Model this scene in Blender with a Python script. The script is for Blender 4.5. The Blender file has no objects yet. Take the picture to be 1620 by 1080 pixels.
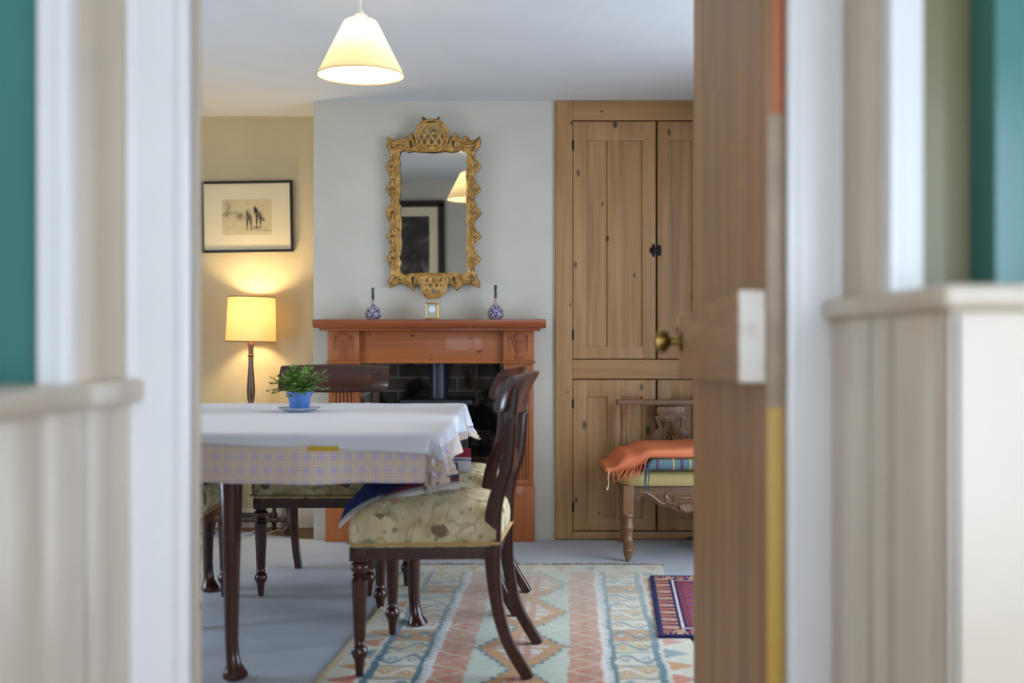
import bpy, bmesh, math, random
from mathutils import Vector, Matrix, noise
R = random.Random(7)
PI = math.pi
sc = bpy.context.scene
COL = sc.collection

# ------------------------------------------------------------------ camera, world, light, exposure
cam_d = bpy.data.cameras.new('camera'); cam = bpy.data.objects.new('camera', cam_d); COL.objects.link(cam)
cam.location = (0, 0, 1.0); cam.rotation_euler = (PI/2, 0, 0)
cam_d.lens = 35; cam_d.sensor_width = 36; cam_d.clip_start = .05
cam_d.dof.use_dof = True; cam_d.dof.focus_distance = 4.5; cam_d.dof.aperture_fstop = 1.9
sc.camera = cam
FP = 1575.0
def PX(x, d): return (x-810)*d/FP
def PZ(y, d): return 1+(540-y)*d/FP

w = bpy.data.worlds.new('world'); sc.world = w; w.use_nodes = True
wn = w.node_tree.nodes; wl = w.node_tree.links
bg = wn['Background']; bg.inputs['Color'].default_value = (.67, .81, 1.0, 1); bg.inputs['Strength'].default_value = 4.6
vs = sc.view_settings
sc.display_settings.display_device = 'sRGB'
vs.view_transform = 'Standard'; vs.look = 'None'; vs.gamma = 1; vs.use_curve_mapping = False
vs.exposure = 1.0
sc.cycles.max_bounces = 10; sc.cycles.diffuse_bounces = 6; sc.cycles.glossy_bounces = 5
sc.cycles.transparent_max_bounces = 10; sc.cycles.sample_clamp_indirect = 6; sc.cycles.use_denoising = True
sc.cycles.caustics_reflective = False; sc.cycles.caustics_refractive = False

def portal(name, loc, rot, sx, sy):
    l = bpy.data.lights.new(name, 'AREA'); l.shape = 'RECTANGLE'; l.size = sx; l.size_y = sy
    l.cycles.is_portal = True
    o = bpy.data.objects.new(name, l); COL.objects.link(o); o.location = loc; o.rotation_euler = rot
    return o
CEIL = 2.218
WX = 1.30                       # right wall of the dining room
WIN = (2.70, 4.20, .08, 2.00)   # window in it: y0 y1 z0 z1
HB = -1.6                       # end of the hall behind the camera
HB2 = (-.45, 1.50, .50, 2.10)   # window in the wall behind the camera: x0 x1 z0 z1
HW = (-1.30, -.45, .20, 2.02)     # unseen window added in the right-hand hall wall to light the hall: y0 y1 z0 z1
portal('daylight_window', (WX+.13, (WIN[0]+WIN[1])/2, (WIN[2]+WIN[3])/2), (0, PI/2, 0), WIN[3]-WIN[2], WIN[1]-WIN[0])
LW = (2.95, 4.05, .20, 1.55)     # window in the left wall
portal('daylight_left', (-2.33, (LW[0]+LW[1])/2, (LW[2]+LW[3])/2), (0, -PI/2, 0), LW[3]-LW[2], LW[1]-LW[0])
portal('daylight_behind', ((HB2[0]+HB2[1])/2, HB-.12, (HB2[2]+HB2[3])/2), (PI/2, 0, 0), HB2[1]-HB2[0], HB2[3]-HB2[2])
portal('daylight_hall', (1.73, (HW[0]+HW[1])/2, (HW[2]+HW[3])/2), (0, PI/2, 0), HW[3]-HW[2], HW[1]-HW[0])

# ------------------------------------------------------------------ helpers
def lin(v):
    v /= 255.0
    return v/12.92 if v <= .04045 else ((v+.055)/1.055)**2.4
def C(r, g, b): return (lin(r), lin(g), lin(b), 1)

def tag(o, label=None, cat=None, group=None, kind=None):
    if label: o['label'] = label
    if cat: o['category'] = cat
    if group: o['group'] = group
    if kind: o['kind'] = kind
    return o
def thing(name, label, cat, loc=(0, 0, 0), rotz=0, group=None, kind=None):
    o = bpy.data.objects.new(name, None); COL.objects.link(o); o.empty_display_size = .1
    o.location = loc; o.rotation_euler = (0, 0, rotz)
    return tag(o, label, cat, group, kind)
def part_label(o, s): o['label'] = s; return o

class MB:
    def __init__(s): s.bm = bmesh.new(); s.uv = None
    def poly(s, vs_, faces):
        b = [s.bm.verts.new(v) for v in vs_]
        for f in faces:
            try: s.bm.faces.new([b[i] for i in f])
            except ValueError: pass
        return b
    def box(s, x0, x1, y0, y1, z0, z1, bev=0, mtx=None, seg=2):
        t = bmesh.new()
        v = [t.verts.new((x, y, z)) for z in (z0, z1) for y in (y0, y1) for x in (x0, x1)]
        for f in ((0,2,3,1), (4,5,7,6), (0,1,5,4), (1,3,7,5), (3,2,6,7), (2,0,4,6)): t.faces.new([v[i] for i in f])
        if bev: bmesh.ops.bevel(t, geom=list(t.edges), offset=bev, segments=seg, profile=.6, affect='EDGES')
        if mtx: t.transform(mtx)
        s.merge(t); return s
    def merge(s, t):
        m = bpy.data.meshes.new('tmp'); t.to_mesh(m); t.free(); s.bm.from_mesh(m); bpy.data.meshes.remove(m)
    def rings(s, rings, cap=True, closed=True):
        rr = [[s.bm.verts.new(p) for p in r] for r in rings]
        n = len(rr[0])
        for a, b in zip(rr, rr[1:]):
            for i in range(n if closed else n-1):
                j = (i+1) % n
                s.bm.faces.new((a[i], a[j], b[j], b[i]))
        if cap and closed:
            try:
                s.bm.faces.new(list(reversed(rr[0]))); s.bm.faces.new(rr[-1])
            except ValueError: pass
        return s
    def lathe(s, prof, c=(0, 0, 0), seg=20, mtx=None, cap=True):
        rings = []
        for p in prof:
            r, z = p[0], p[1]; ox = p[2] if len(p) > 2 else 0; oy = p[3] if len(p) > 3 else 0
            ring = [Vector((ox+max(r, 1e-4)*math.cos(2*PI*i/seg), oy+max(r, 1e-4)*math.sin(2*PI*i/seg), z)) for i in range(seg)]
            if mtx: ring = [mtx @ v for v in ring]
            rings.append([v+Vector(c) for v in ring])
        return s.rings(rings, cap)
    def tube(s, pts, r, seg=8, cap=True, flat=1.0):
        pts = [Vector(p) for p in pts]; n = len(pts); rings = []
        rad = r if isinstance(r, (list, tuple)) else [r]*n
        up = Vector((0, 0, 1)); prev = None
        for i, p in enumerate(pts):
            t = (pts[min(i+1, n-1)]-pts[max(i-1, 0)])
            if t.length < 1e-9: t = Vector((0, 0, 1))
            t.normalize()
            if prev is None:
                a = t.cross(up)
                if a.length < 1e-3: a = t.cross(Vector((1, 0, 0)))
            else: a = prev - t*prev.dot(t)
            a.normalize(); prev = a; b = t.cross(a)
            rings.append([p+a*(rad[i]*math.cos(2*PI*k/seg))+b*(rad[i]*flat*math.sin(2*PI*k/seg)) for k in range(seg)])
        return s.rings(rings, cap)
    def sphere(s, c, r, sx=1, sy=1, sz=1, seg=12, mtx=None):
        prof = [(r*math.sin(PI*i/8), -r*math.cos(PI*i/8)) for i in range(9)]
        m = Matrix.Diagonal((sx, sy, sz, 1))
        if mtx: m = mtx @ m
        return s.lathe(prof, c, seg, m)
    def outline(s, loops, ext, bev, fn, res=2):
        cu = bpy.data.curves.new('t', 'CURVE'); cu.dimensions = '2D'; cu.fill_mode = 'BOTH'
        for lp in loops:
            sp = cu.splines.new('POLY'); sp.points.add(len(lp)-1)
            for q, (x, y) in zip(sp.points, lp): q.co = (x, y, 0, 1)
            sp.use_cyclic_u = True
        cu.extrude = ext; cu.bevel_depth = bev; cu.bevel_resolution = res; cu.offset = -bev
        ob = bpy.data.objects.new('t', cu); COL.objects.link(ob)
        dg = bpy.context.evaluated_depsgraph_get()
        me = bpy.data.meshes.new_from_object(ob.evaluated_get(dg))
        t = bmesh.new(); t.from_mesh(me); bmesh.ops.remove_doubles(t, verts=t.verts, dist=1e-5)
        for v in t.verts: v.co = fn(v.co)
        bpy.data.objects.remove(ob); bpy.data.curves.remove(cu); bpy.data.meshes.remove(me)
        s.merge(t); return s
    def build(s, name, mat, parent=None, world=True, smooth=40, loc=None, cols=None, recalc=True):
        if recalc: bmesh.ops.recalc_face_normals(s.bm, faces=s.bm.faces)
        off = Vector((0, 0, 0))
        if parent is not None and world:
            q = parent
            while q is not None: off += q.location; q = q.parent
        if loc is not None: off = Vector(loc)
        if off.length: bmesh.ops.translate(s.bm, verts=s.bm.verts, vec=-off)
        me = bpy.data.meshes.new(name); s.bm.to_mesh(me); s.bm.free()
        if smooth:
            me.polygons.foreach_set('use_smooth', [True]*len(me.polygons))
            me.set_sharp_from_angle(angle=math.radians(smooth))
        if mat: me.materials.append(mat)
        if cols is not None:
            a = me.color_attributes.new('Col', 'FLOAT_COLOR', 'POINT')
            a.data.foreach_set('color', [x for c_ in cols for x in c_])
        o = bpy.data.objects.new(name, me); COL.objects.link(o)
        if parent is not None: o.parent = parent
        if loc is not None: o.location = loc
        return o

def face_front(yf):      # 2-D outline (x, z) with thickness -> facing the camera, mid plane at y = yf
    return lambda v: Vector((v.x, yf - v.z, v.y))
def copy_tree(o, parent=None):
    c = o.copy(); COL.objects.link(c)
    if parent is not None: c.parent = parent
    for ch in list(o.children): copy_tree(ch, c)
    return c
def grid(fn, nu, nv, uvfn=None):
    """open sheet; returns MB whose verts follow fn(i/nu, j/nv)"""
    m = MB()
    vv = [[m.bm.verts.new(fn(i/nu, j/nv)) for i in range(nu+1)] for j in range(nv+1)]
    ul = m.bm.loops.layers.uv.new('UVMap') if uvfn else None
    for j in range(nv):
        for i in range(nu):
            f = m.bm.faces.new((vv[j][i], vv[j][i+1], vv[j+1][i+1], vv[j+1][i]))
            if ul:
                for l, (a, b) in zip(f.loops, ((i, j), (i+1, j), (i+1, j+1), (i, j+1))): l[ul].uv = uvfn(a/nu, b/nv)
    return m

# ------------------------------------------------------------------ materials
class NT:
    def __init__(s, name):
        s.m = bpy.data.materials.new(name); s.m.use_nodes = True
        s.t = s.m.node_tree; s.n = s.t.nodes; s.l = s.t.links; s.b = s.n['Principled BSDF']
        s.out = s.n['Material Output']
    def new(s, typ, **kw):
        n = s.n.new(typ)
        for k, v in kw.items(): setattr(n, k, v)
        return n
    def link(s, a, b): s.l.new(a, b)
    def coords(s, scale=(1, 1, 1), rot=(0, 0, 0), kind='Object', loc=(0, 0, 0)):
        t = s.new('ShaderNodeTexCoord'); m = s.new('ShaderNodeMapping')
        m.inputs['Scale'].default_value = scale; m.inputs['Rotation'].default_value = rot; m.inputs['Location'].default_value = loc
        s.link(t.outputs[kind], m.inputs['Vector']); return m.outputs['Vector']
    def noise(s, vec, scale, detail=4, dist=0, rough=.5):
        n = s.new('ShaderNodeTexNoise'); n.inputs['Scale'].default_value = scale; n.inputs['Detail'].default_value = detail
        n.inputs['Distortion'].default_value = dist; n.inputs['Roughness'].default_value = rough
        if vec is not None: s.link(vec, n.inputs['Vector'])
        return n.outputs['Fac']
    def voro(s, vec, scale, rnd=1.0, feat='F1', out='Distance'):
        n = s.new('ShaderNodeTexVoronoi', feature=feat); n.inputs['Scale'].default_value = scale; n.inputs['Randomness'].default_value = rnd
        if vec is not None: s.link(vec, n.inputs['Vector'])
        return n.outputs[out]
    def ramp(s, fac, stops, interp='LINEAR'):
        r = s.new('ShaderNodeValToRGB'); cr = r.color_ramp; cr.interpolation = interp
        while len(cr.elements) < len(stops): cr.elements.new(.5)
        for e, (p, c_) in zip(cr.elements, stops):
            e.position = p; e.color = c_ if len(c_) == 4 else (*c_, 1)
        s.link(fac, r.inputs['Fac']); return r.outputs['Color']
    def mix(s, fac, a, b, mode='MIX'):
        n = s.new('ShaderNodeMix', data_type='RGBA', blend_type=mode)
        for v, i in ((fac, 0), (a, 6), (b, 7)):
            if isinstance(v, (int, float)): n.inputs[i].default_value = v
            elif isinstance(v, tuple): n.inputs[i].default_value = v
            else: s.link(v, n.inputs[i])
        return n.outputs[2]
    def bump(s, h, strength=.3, dist=.01):
        b = s.new('ShaderNodeBump'); b.inputs['Strength'].default_value = strength; b.inputs['Distance'].default_value = dist
        s.link(h, b.inputs['Height']); s.link(b.outputs['Normal'], s.b.inputs['Normal'])
    def col(s, c_):
        if isinstance(c_, tuple): s.b.inputs['Base Color'].default_value = c_
        else: s.link(c_, s.b.inputs['Base Color'])
    def rough(s, r, metal=0, coat=0, spec=.5):
        s.b.inputs['Roughness'].default_value = r; s.b.inputs['Metallic'].default_value = metal
        s.b.inputs['Coat Weight'].default_value = coat; s.b.inputs['Specular IOR Level'].default_value = spec
BW = ((0, 0, 0, 1), (1, 1, 1, 1))

def paint(name, c_, rough=.6, var=.06, bump=.05, scale=6):
    t = NT(name); v = t.coords()
    n = t.noise(v, scale, 4)
    dark = tuple(x*(1-var) for x in c_[:3])+(1,); light = tuple(min(1, x*(1+var)) for x in c_[:3])+(1,)
    t.col(t.ramp(n, ((.3, dark), (.7, light)))); t.rough(rough)
    if bump: t.bump(t.noise(v, 60, 3), bump, .004)
    return t.m
def wood(name, dark, mid, light, axis='z', rough=.5, knots=True, coat=0, grain=1.0, kd=.35, knot_scale=1.0):
    t = NT(name)
    def sc_(a, b): return {'x': (a, b, b), 'y': (b, a, b), 'z': (b, b, a)}[axis]
    v = t.coords(sc_(.45, 9)); f = t.noise(v, 1.9*grain, 6, 1.0, .5)
    base = t.ramp(f, ((.25, dark), (.5, mid), (.75, light)))
    fine = t.noise(t.coords(sc_(2.5, 130)), 1.3, 3, .3)
    base = t.mix(.28, base, t.ramp(fine, ((.3, tuple(x*.6 for x in mid[:3])+(1,)), (.65, light))), 'MIX')
    if knots:
        tc = t.new('ShaderNodeTexCoord'); sp_ = t.new('ShaderNodeSeparateXYZ'); cb_ = t.new('ShaderNodeCombineXYZ'); mp_ = t.new('ShaderNodeMapping')
        t.link(tc.outputs['Object'], sp_.inputs[0]); t.link(sp_.outputs[0], cb_.inputs[0]); t.link(sp_.outputs[2], cb_.inputs[1]); t.link(cb_.outputs[0], mp_.inputs['Vector'])
        al, ac = 3.4*knot_scale, 6.5*knot_scale
        mp_.inputs['Scale'].default_value = (al, ac, 1) if axis == 'x' else (ac, al, 1); mp_.inputs['Location'].default_value = (.37, .61, 0)
        vn = t.new('ShaderNodeTexVoronoi', voronoi_dimensions='2D'); vn.inputs['Scale'].default_value = 1; vn.inputs['Randomness'].default_value = 1
        t.link(mp_.outputs['Vector'], vn.inputs['Vector'])
        sc2 = t.new('ShaderNodeSeparateColor'); t.link(vn.outputs['Color'], sc2.inputs[0])
        dv = t.new('ShaderNodeMath', operation='DIVIDE'); t.link(vn.outputs['Distance'], dv.inputs[0]); t.link(sc2.outputs[0], dv.inputs[1])
        m = t.ramp(dv.outputs[0], ((.0, (1, 1, 1, 1)), (.065, (.9, .9, .9, 1)), (.12, (0, 0, 0, 1))))
        base = t.mix(m, base, tuple(x*kd for x in dark[:3])+(1,))
    t.col(base); t.rough(rough, 0, coat); t.bump(fine, .12, .002)
    return t.m
def plain(name, c_, rough=.5, metal=0, coat=0, spec=.5):
    t = NT(name); t.col(c_); t.rough(rough, metal, coat, spec); return t.m
def attr_mat(name, rough=.9, bump=0, bscale=300):
    t = NT(name); a = t.new('ShaderNodeAttribute', attribute_name='Col'); 
    if bump:
        n = t.noise(t.coords(), bscale, 2)
        t.col(t.mix(.25, a.outputs['Color'], t.mix(1.0, a.outputs['Color'], t.ramp(n, ((.3, (.45, .45, .45, 1)), (.7, (1, 1, 1, 1)))), 'MULTIPLY')))
        t.bump(n, bump, .004)
    else: t.col(a.outputs['Color'])
    t.rough(rough, spec=.2); return t.m
def cloth_mat(name, c_, scale=900, rough=.85, var=.05):
    t = NT(name); v = t.coords(); n = t.noise(v, scale, 2); big = t.noise(v, 9, 3)
    t.col(t.mix(.5, t.ramp(n, ((.3, tuple(x*(1-var*2) for x in c_[:3])+(1,)), (.7, c_))), t.ramp(big, ((.3, tuple(x*(1-var) for x in c_[:3])+(1,)), (.7, c_)))))
    t.rough(rough, spec=.2); t.b.inputs['Sheen Weight'].default_value = .2; t.bump(n, .15, .001); return t.m

M = {}
M['wall'] = paint('wall_paint', C(192, 186, 171), .7, .03)
M['wall_alcove'] = paint('alcove_paint', C(204, 186, 148), .7, .03)
M['ceiling'] = paint('ceiling_paint', C(204, 204, 203), .8, .02, .03)
M['teal'] = paint('teal_gloss_paint', C(62, 122, 118), .22, .10, .10, 3)
M['olive'] = paint('olive_gloss_paint', C(122, 114, 78), .2, .06, .08, 3)
M['trim'] = paint('white_gloss_paint', C(232, 231, 229), .3, .015, .02)
M['cream'] = paint('cream_paint', C(216, 200, 178), .42, .04, .04)
M['panel'] = paint('panel_paint', C(218, 205, 186), .3, .03, .03)
M['cap'] = paint('cap_paint', C(212, 198, 178), .3, .05, .03)
M['boards'] = wood('floor_boards', C(90, 62, 38), C(128, 92, 58), C(150, 112, 74), 'x', .55)
cu = (C(134, 96, 56), C(158, 116, 70), C(176, 134, 86))
M['pine_z'] = wood('stripped_pine_upright', *cu, 'z', .5, True, 0, 1, .3)
M['pine_x'] = wood('stripped_pine_level', *cu, 'x', .5, True, 0, 1, .3)
M['door_pine'] = wood('door_pine', C(128, 90, 52), C(160, 116, 70), C(182, 138, 90), 'z', .5, False)
M['door_pine_y'] = wood('door_pine_level', C(128, 90, 52), C(160, 116, 70), C(182, 138, 90), 'y', .5, False)
mp = (C(126, 62, 20), C(152, 80, 30), C(172, 98, 42))
M['mantel_x'] = wood('mantel_pine_level', *mp, 'x', .42, True, .15, 1, .10, 1.8)
M['mantel_z'] = wood('mantel_pine_upright', *mp, 'z', .42, False, .15)
M['shelf'] = wood('mantel_shelf_pine', C(118, 56, 22), C(142, 70, 30), C(160, 84, 40), 'x', .4, False, .2)
M['carve'] = wood('mantel_carving', C(110, 56, 22), C(136, 70, 30), C(160, 86, 40), 'z', .5, False)
mh = (C(28, 11, 8), C(52, 22, 15), C(76, 34, 22))
M['mahogany'] = wood('mahogany', *mh, 'z', .25, False, .3)
M['mahogany_x'] = wood('mahogany_level', *mh, 'x', .25, False, .3)
M['dark_oak'] = wood('dark_oak', C(30, 20, 14), C(52, 36, 24), C(74, 52, 36), 'z', .4, False)
M['lamp_wood'] = wood('lamp_wood', C(56, 30, 16), C(92, 54, 30), C(116, 72, 42), 'z', .3, False, .4)
M['walnut'] = wood('carved_walnut_highlit', C(80, 52, 30), C(122, 84, 52), C(152, 110, 74), 'z', .42, False, .1)  # highlights put into the colour: paler than the level walnut
M['walnut_x'] = wood('carved_walnut_level', C(62, 40, 25), C(98, 68, 44), C(130, 94, 64), 'x', .42, False, .1)
M['black'] = plain('black_frame_paint', C(22, 19, 17), .4)
M['iron'] = plain('black_iron', C(18, 18, 20), .45, .6)
M['stove'] = plain('stove_black', C(14, 14, 16), .5)
t = NT('flue_enamel'); t.col(C(44, 48, 58)); t.rough(.38, .3); M['flue'] = t.m
M['brass'] = plain('brass', C(176, 142, 70), .28, 1)
M['old_brass'] = plain('aged_brass', C(150, 118, 62), .35, 1)
t = NT('mirror_glass'); t.col((.62, .61, .59, 1)); t.rough(.015, 1); M['mirror'] = t.m
t = NT('gilt'); v = t.coords(); n = t.noise(v, 38, 6, .8)
t.col(t.ramp(n, ((.28, C(92, 60, 28)), (.42, C(168, 122, 58)), (.6, C(196, 152, 80)), (.8, C(220, 186, 116))))); t.rough(.36, .35)
t.bump(t.noise(v, 70, 5, .5), .6, .006); M['gilt'] = t.m
t = NT('gilt_shadow_paint'); t.col(C(74, 52, 28)); t.rough(.6); M['gilt_dark'] = t.m  # dark brown for the painted recess shade, the outer edge and the crest leaves
t = NT('carpet'); v = t.coords(); n = t.noise(v, 420, 3, 0, .7); n2 = t.noise(v, 5, 3)
t.col(t.mix(.3, t.ramp(n, ((.3, C(150, 154, 160)), (.7, C(222, 225, 230)))), t.ramp(n2, ((.3, C(180, 184, 188)), (.7, C(206, 209, 213))))))
t.rough(.95, spec=.1); t.bump(n, .7, .008); M['carpet'] = t.m
# brick with soot
def brick(name, swap):
    t = NT(name); tc = t.new('ShaderNodeTexCoord'); sp = t.new('ShaderNodeSeparateXYZ'); cb = t.new('ShaderNodeCombineXYZ')
    t.link(tc.outputs['Object'], sp.inputs[0]); t.link(sp.outputs[1 if swap else 0], cb.inputs[0]); t.link(sp.outputs[2], cb.inputs[1])
    b = t.new('ShaderNodeTexBrick'); t.link(cb.outputs[0], b.inputs['Vector'])
    b.inputs['Scale'].default_value = 1; b.inputs['Brick Width'].default_value = .215; b.inputs['Row Height'].default_value = .073
    b.inputs['Mortar Size'].default_value = .005; b.inputs['Mortar Smooth'].default_value = .3
    b.inputs['Color1'].default_value = C(112, 96, 84); b.inputs['Color2'].default_value = C(76, 66, 60); b.inputs['Mortar'].default_value = C(150, 138, 122)
    n = t.noise(cb.outputs[0], 5.5, 5, .6)
    soot = t.ramp(n, ((.48, (0, 0, 0, 1)), (.60, (1, 1, 1, 1))))
    t.col(t.mix(soot, b.outputs['Color'], C(16, 14, 14))); t.rough(.9)
    t.bump(b.outputs['Fac'], -.4, .006); return t.m
M['brick'] = brick('sooty_brick', False); M['brick_side'] = brick('sooty_brick_side', True)
# translucent lamp shades
def shade_mat(name, c_, tr=.5):
    t = NT(name); d = t.new('ShaderNodeBsdfDiffuse'); q = t.new('ShaderNodeBsdfTranslucent'); mx = t.new('ShaderNodeMixShader')
    d.inputs['Color'].default_value = c_; q.inputs['Color'].default_value = c_; mx.inputs[0].default_value = tr
    t.link(d.outputs[0], mx.inputs[1]); t.link(q.outputs[0], mx.inputs[2]); t.link(mx.outputs[0], t.out.inputs[0]); return t.m
M['shade_pendant'] = shade_mat('cream_shade_fabric', C(238, 218, 172), .16)
M['shade_lamp'] = shade_mat('yellow_shade_fabric', C(238, 206, 140), .15)
def emit(name, c_, s_):
    t = NT(name); e = t.new('ShaderNodeEmission'); e.inputs['Color'].default_value = c_; e.inputs['Strength'].default_value = s_
    t.link(e.outputs[0], t.out.inputs[0]); return t.m
M['bulb'] = emit('warm_bulb', (1, .86, .62, 1), 14)
M['white_plastic'] = plain('white_plastic', C(236, 234, 228), .35)
M['braid_brown'] = plain('shade_trim', C(120, 92, 52), .8)
M['gold_braid'] = cloth_mat('gold_braid', C(190, 152, 84), 500)
# tapestry seat
t = NT('tapestry'); v = t.coords(); base = t.ramp(t.noise(v, 14, 4), ((.35, C(180, 162, 120)), (.65, C(212, 200, 164))))
wv = t.new('ShaderNodeTexNoise'); wv.inputs['Scale'].default_value = 6.5; wv.inputs['Distortion'].default_value = 2.2; wv.inputs['Detail'].default_value = 1; t.link(v, wv.inputs['Vector'])
line = t.ramp(wv.outputs['Fac'], ((.47, (0, 0, 0, 1)), (.495, (.8, .8, .8, 1)), (.505, (.8, .8, .8, 1)), (.53, (0, 0, 0, 1))))
base = t.mix(line, base, C(158, 140, 106))
d1 = t.voro(v, 11, 1); lob = t.noise(v, 48, 2)
fl = t.mix(.6, t.ramp(d1, ((.12, (1, 1, 1, 1)), (.42, (0, 0, 0, 1)))), lob)
mk = t.ramp(fl, ((.46, (0, 0, 0, 1)), (.52, (.8, .8, .8, 1))))
mcol = t.ramp(t.voro(v, 11, 1, out='Color'), ((0, C(84, 66, 52)), (.35, C(112, 120, 108)), (.55, C(178, 126, 104)), (.68, C(80, 64, 50))), 'CONSTANT')
base = t.mix(mk, base, mcol)
v3 = t.coords((1, 1, 1), loc=(.31, .77, .13)); d3 = t.voro(v3, 24, 1); s3 = t.mix(.55, t.ramp(d3, ((.10, (1, 1, 1, 1)), (.40, (0, 0, 0, 1)))), t.noise(v3, 90, 2))
base = t.mix(t.ramp(s3, ((.56, (0, 0, 0, 1)), (.62, (.65, .65, .65, 1)))), base, t.ramp(t.voro(v3, 24, 1, out='Color'), ((0, C(168, 110, 88)), (.4, C(110, 120, 104)), (.65, C(104, 84, 62))), 'CONSTANT'))
t.col(base); t.rough(.9, spec=.2); t.bump(t.noise(v, 600, 2), .25, .002); M['tapestry'] = t.m
M['green_seat'] = cloth_mat('yellow_green_seat', C(172, 152, 98), 300)
M['linen'] = cloth_mat('white_linen', C(206, 207, 214), 700, .8, .02)
# printed under-cloth: dots on a lattice, from UV in metres
t = NT('printed_cloth'); P_ = .0096; v = t.coords((1, 1, 1), kind='UV'); v2 = t.coords((1, 1, 1), kind='UV', loc=(P_/2, P_/2, 0))
a = t.ramp(t.voro(v, 1/P_, 0), ((.24, (1, 1, 1, 1)), (.42, (0, 0, 0, 1))))
b = t.ramp(t.voro(v2, 1/P_, 0), ((.24, (1, 1, 1, 1)), (.40, (0, 0, 0, 1))))
c3 = t.ramp(t.voro(v, 1/(P_*4), 0), ((.10, (1, 1, 1, 1)), (.42, (0, 0, 0, 1))))
base = t.mix(a, C(206, 200, 198), t.mix(c3, C(206, 166, 108), C(160, 150, 196))); base = t.mix(b, base, t.mix(c3, C(200, 186, 176), C(172, 160, 200)))
t.col(base); t.rough(.6, spec=.3); M['print'] = t.m
M['mustard'] = cloth_mat('mustard_cloth', C(196, 158, 52), 400)
M['blue_pot'] = plain('blue_plastic', C(84, 126, 196), .35)
M['saucer'] = plain('grey_white_glaze', C(196, 202, 214), .25)
t = NT('leaf'); v = t.coords(); t.col(t.ramp(t.noise(v, 45, 3), ((.3, C(64, 98, 40)), (.52, C(112, 148, 66)), (.72, C(176, 194, 116))))); t.rough(.45); M['leaf'] = t.m
M['soil'] = plain('soil', C(46, 34, 26), .95)
M['stem'] = plain('plant_stem', C(96, 104, 56), .6)
# imari vase
t = NT('imari'); v = t.coords(); n = t.noise(v, 135, 4, 1.0); n2 = t.voro(v, 42, 1)
base = t.ramp(n, ((.40, C(28, 32, 84)), (.48, C(44, 48, 112)), (.53, C(186, 178, 176)), (.61, C(200, 192, 186)), (.65, C(128, 66, 44))))
t.col(base); t.rough(.2, 0, .1); M['imari'] = t.m
t = NT('imari_neck'); v = t.coords((1, 1, 1)); n = t.noise(v, 60, 2); t.col(t.ramp(n, ((.42, C(20, 20, 36)), (.62, C(34, 34, 60)), (.66, C(170, 160, 160))))); t.rough(.35); M['imari_neck'] = t.m
M['dial'] = plain('clock_dial', C(226, 232, 236), .4)
M['ink'] = plain('clock_ink', C(24, 26, 34), .5)
M['clock_back'] = plain('clock_silvered_mask', C(168, 166, 140), .45)
M['attr'] = attr_mat('woven_wool', .95, .5, 260)
M['print_paper'] = attr_mat('etching_paper', .7)
M['mat_board'] = plain('mount_board', C(222, 208, 174), .8)
M['fringe'] = cloth_mat('fringe_wool', C(150, 140, 122), 300)
M['orange'] = NT('orange_throw')
t = M['orange']; v = t.coords(); n = t.noise(v, 500, 2); b2 = t.ramp(t.noise(t.coords((1, 14, 1)), 2.0, 2), ((.35, C(214, 130, 88)), (.6, C(198, 108, 76)), (.75, C(224, 152, 108))))
t.col(b2); t.rough(.9, spec=.1); t.bump(n, .25, .002); M['orange'] = t.m
t = NT('tartan'); v = t.coords(); 
def stripes(axis, per, a0, a1):
    sp = t.new('ShaderNodeSeparateXYZ'); t.link(v, sp.inputs[0]); mm = t.new('ShaderNodeMath', operation='MODULO'); ad = t.new('ShaderNodeMath', operation='ADD'); ad.inputs[1].default_value = 10
    t.link(sp.outputs[axis], ad.inputs[0]); t.link(ad.outputs[0], mm.inputs[0]); mm.inputs[1].default_value = per
    dv = t.new('ShaderNodeMath', operation='DIVIDE'); t.link(mm.outputs[0], dv.inputs[0]); dv.inputs[1].default_value = per
    return t.ramp(dv.outputs[0], ((0, (0, 0, 0, 1)), (a0, (1, 1, 1, 1)), (a1, (0, 0, 0, 1))), 'CONSTANT')
base = t.mix(stripes(2, .07, .0, .6), C(92, 92, 74), C(88, 112, 118)); base = t.mix(stripes(0, .075, .3, .36), base, C(206, 168, 84)); base = t.mix(stripes(0, .11, .5, .62), base, C(80, 70, 84))
t.col(base); t.rough(.9, spec=.2); M['tartan'] = t.m
M['orange_yarn'] = plain('orange_yarn', C(206, 106, 62), .9); M['teal_yarn'] = plain('teal_yarn', C(34, 66, 84), .9); M['cream_yarn'] = plain('cream_yarn', C(196, 176, 142), .9)
M['edge_orange'] = paint('old_orange_paint', C(176, 92, 34), .5, .08)
M['edge_white'] = paint('worn_white_paint', C(168, 146, 120), .5, .16, .1, 14)
M['edge_yellow'] = paint('old_yellow_paint', C(196, 156, 66), .5, .06)
t = NT('worn_keep_paint'); v = t.coords(); t.col(t.ramp(t.noise(v, 16, 4), ((.35, C(190, 166, 140)), (.5, C(226, 216, 202)), (.8, C(232, 226, 216))))); t.rough(.5); M['keep'] = t.m
t = NT('dark_print'); v = t.coords(); n = t.noise(v, 5, 6, .8); t.col(t.ramp(n, ((.35, C(24, 22, 20)), (.55, C(66, 58, 50)), (.7, C(176, 160, 136))))); t.rough(.6); M['dark_print'] = t.m
t = NT('window_glass'); tr = t.new('ShaderNodeBsdfTransparent'); gl = t.new('ShaderNodeBsdfGlossy'); gl.inputs['Roughness'].default_value = .02
mx = t.new('ShaderNodeMixShader'); mx.inputs[0].default_value = .06; t.link(tr.outputs[0], mx.inputs[1]); t.link(gl.outputs[0], mx.inputs[2]); t.link(mx.outputs[0], t.out.inputs[0]); M['glass'] = t.m

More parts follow.
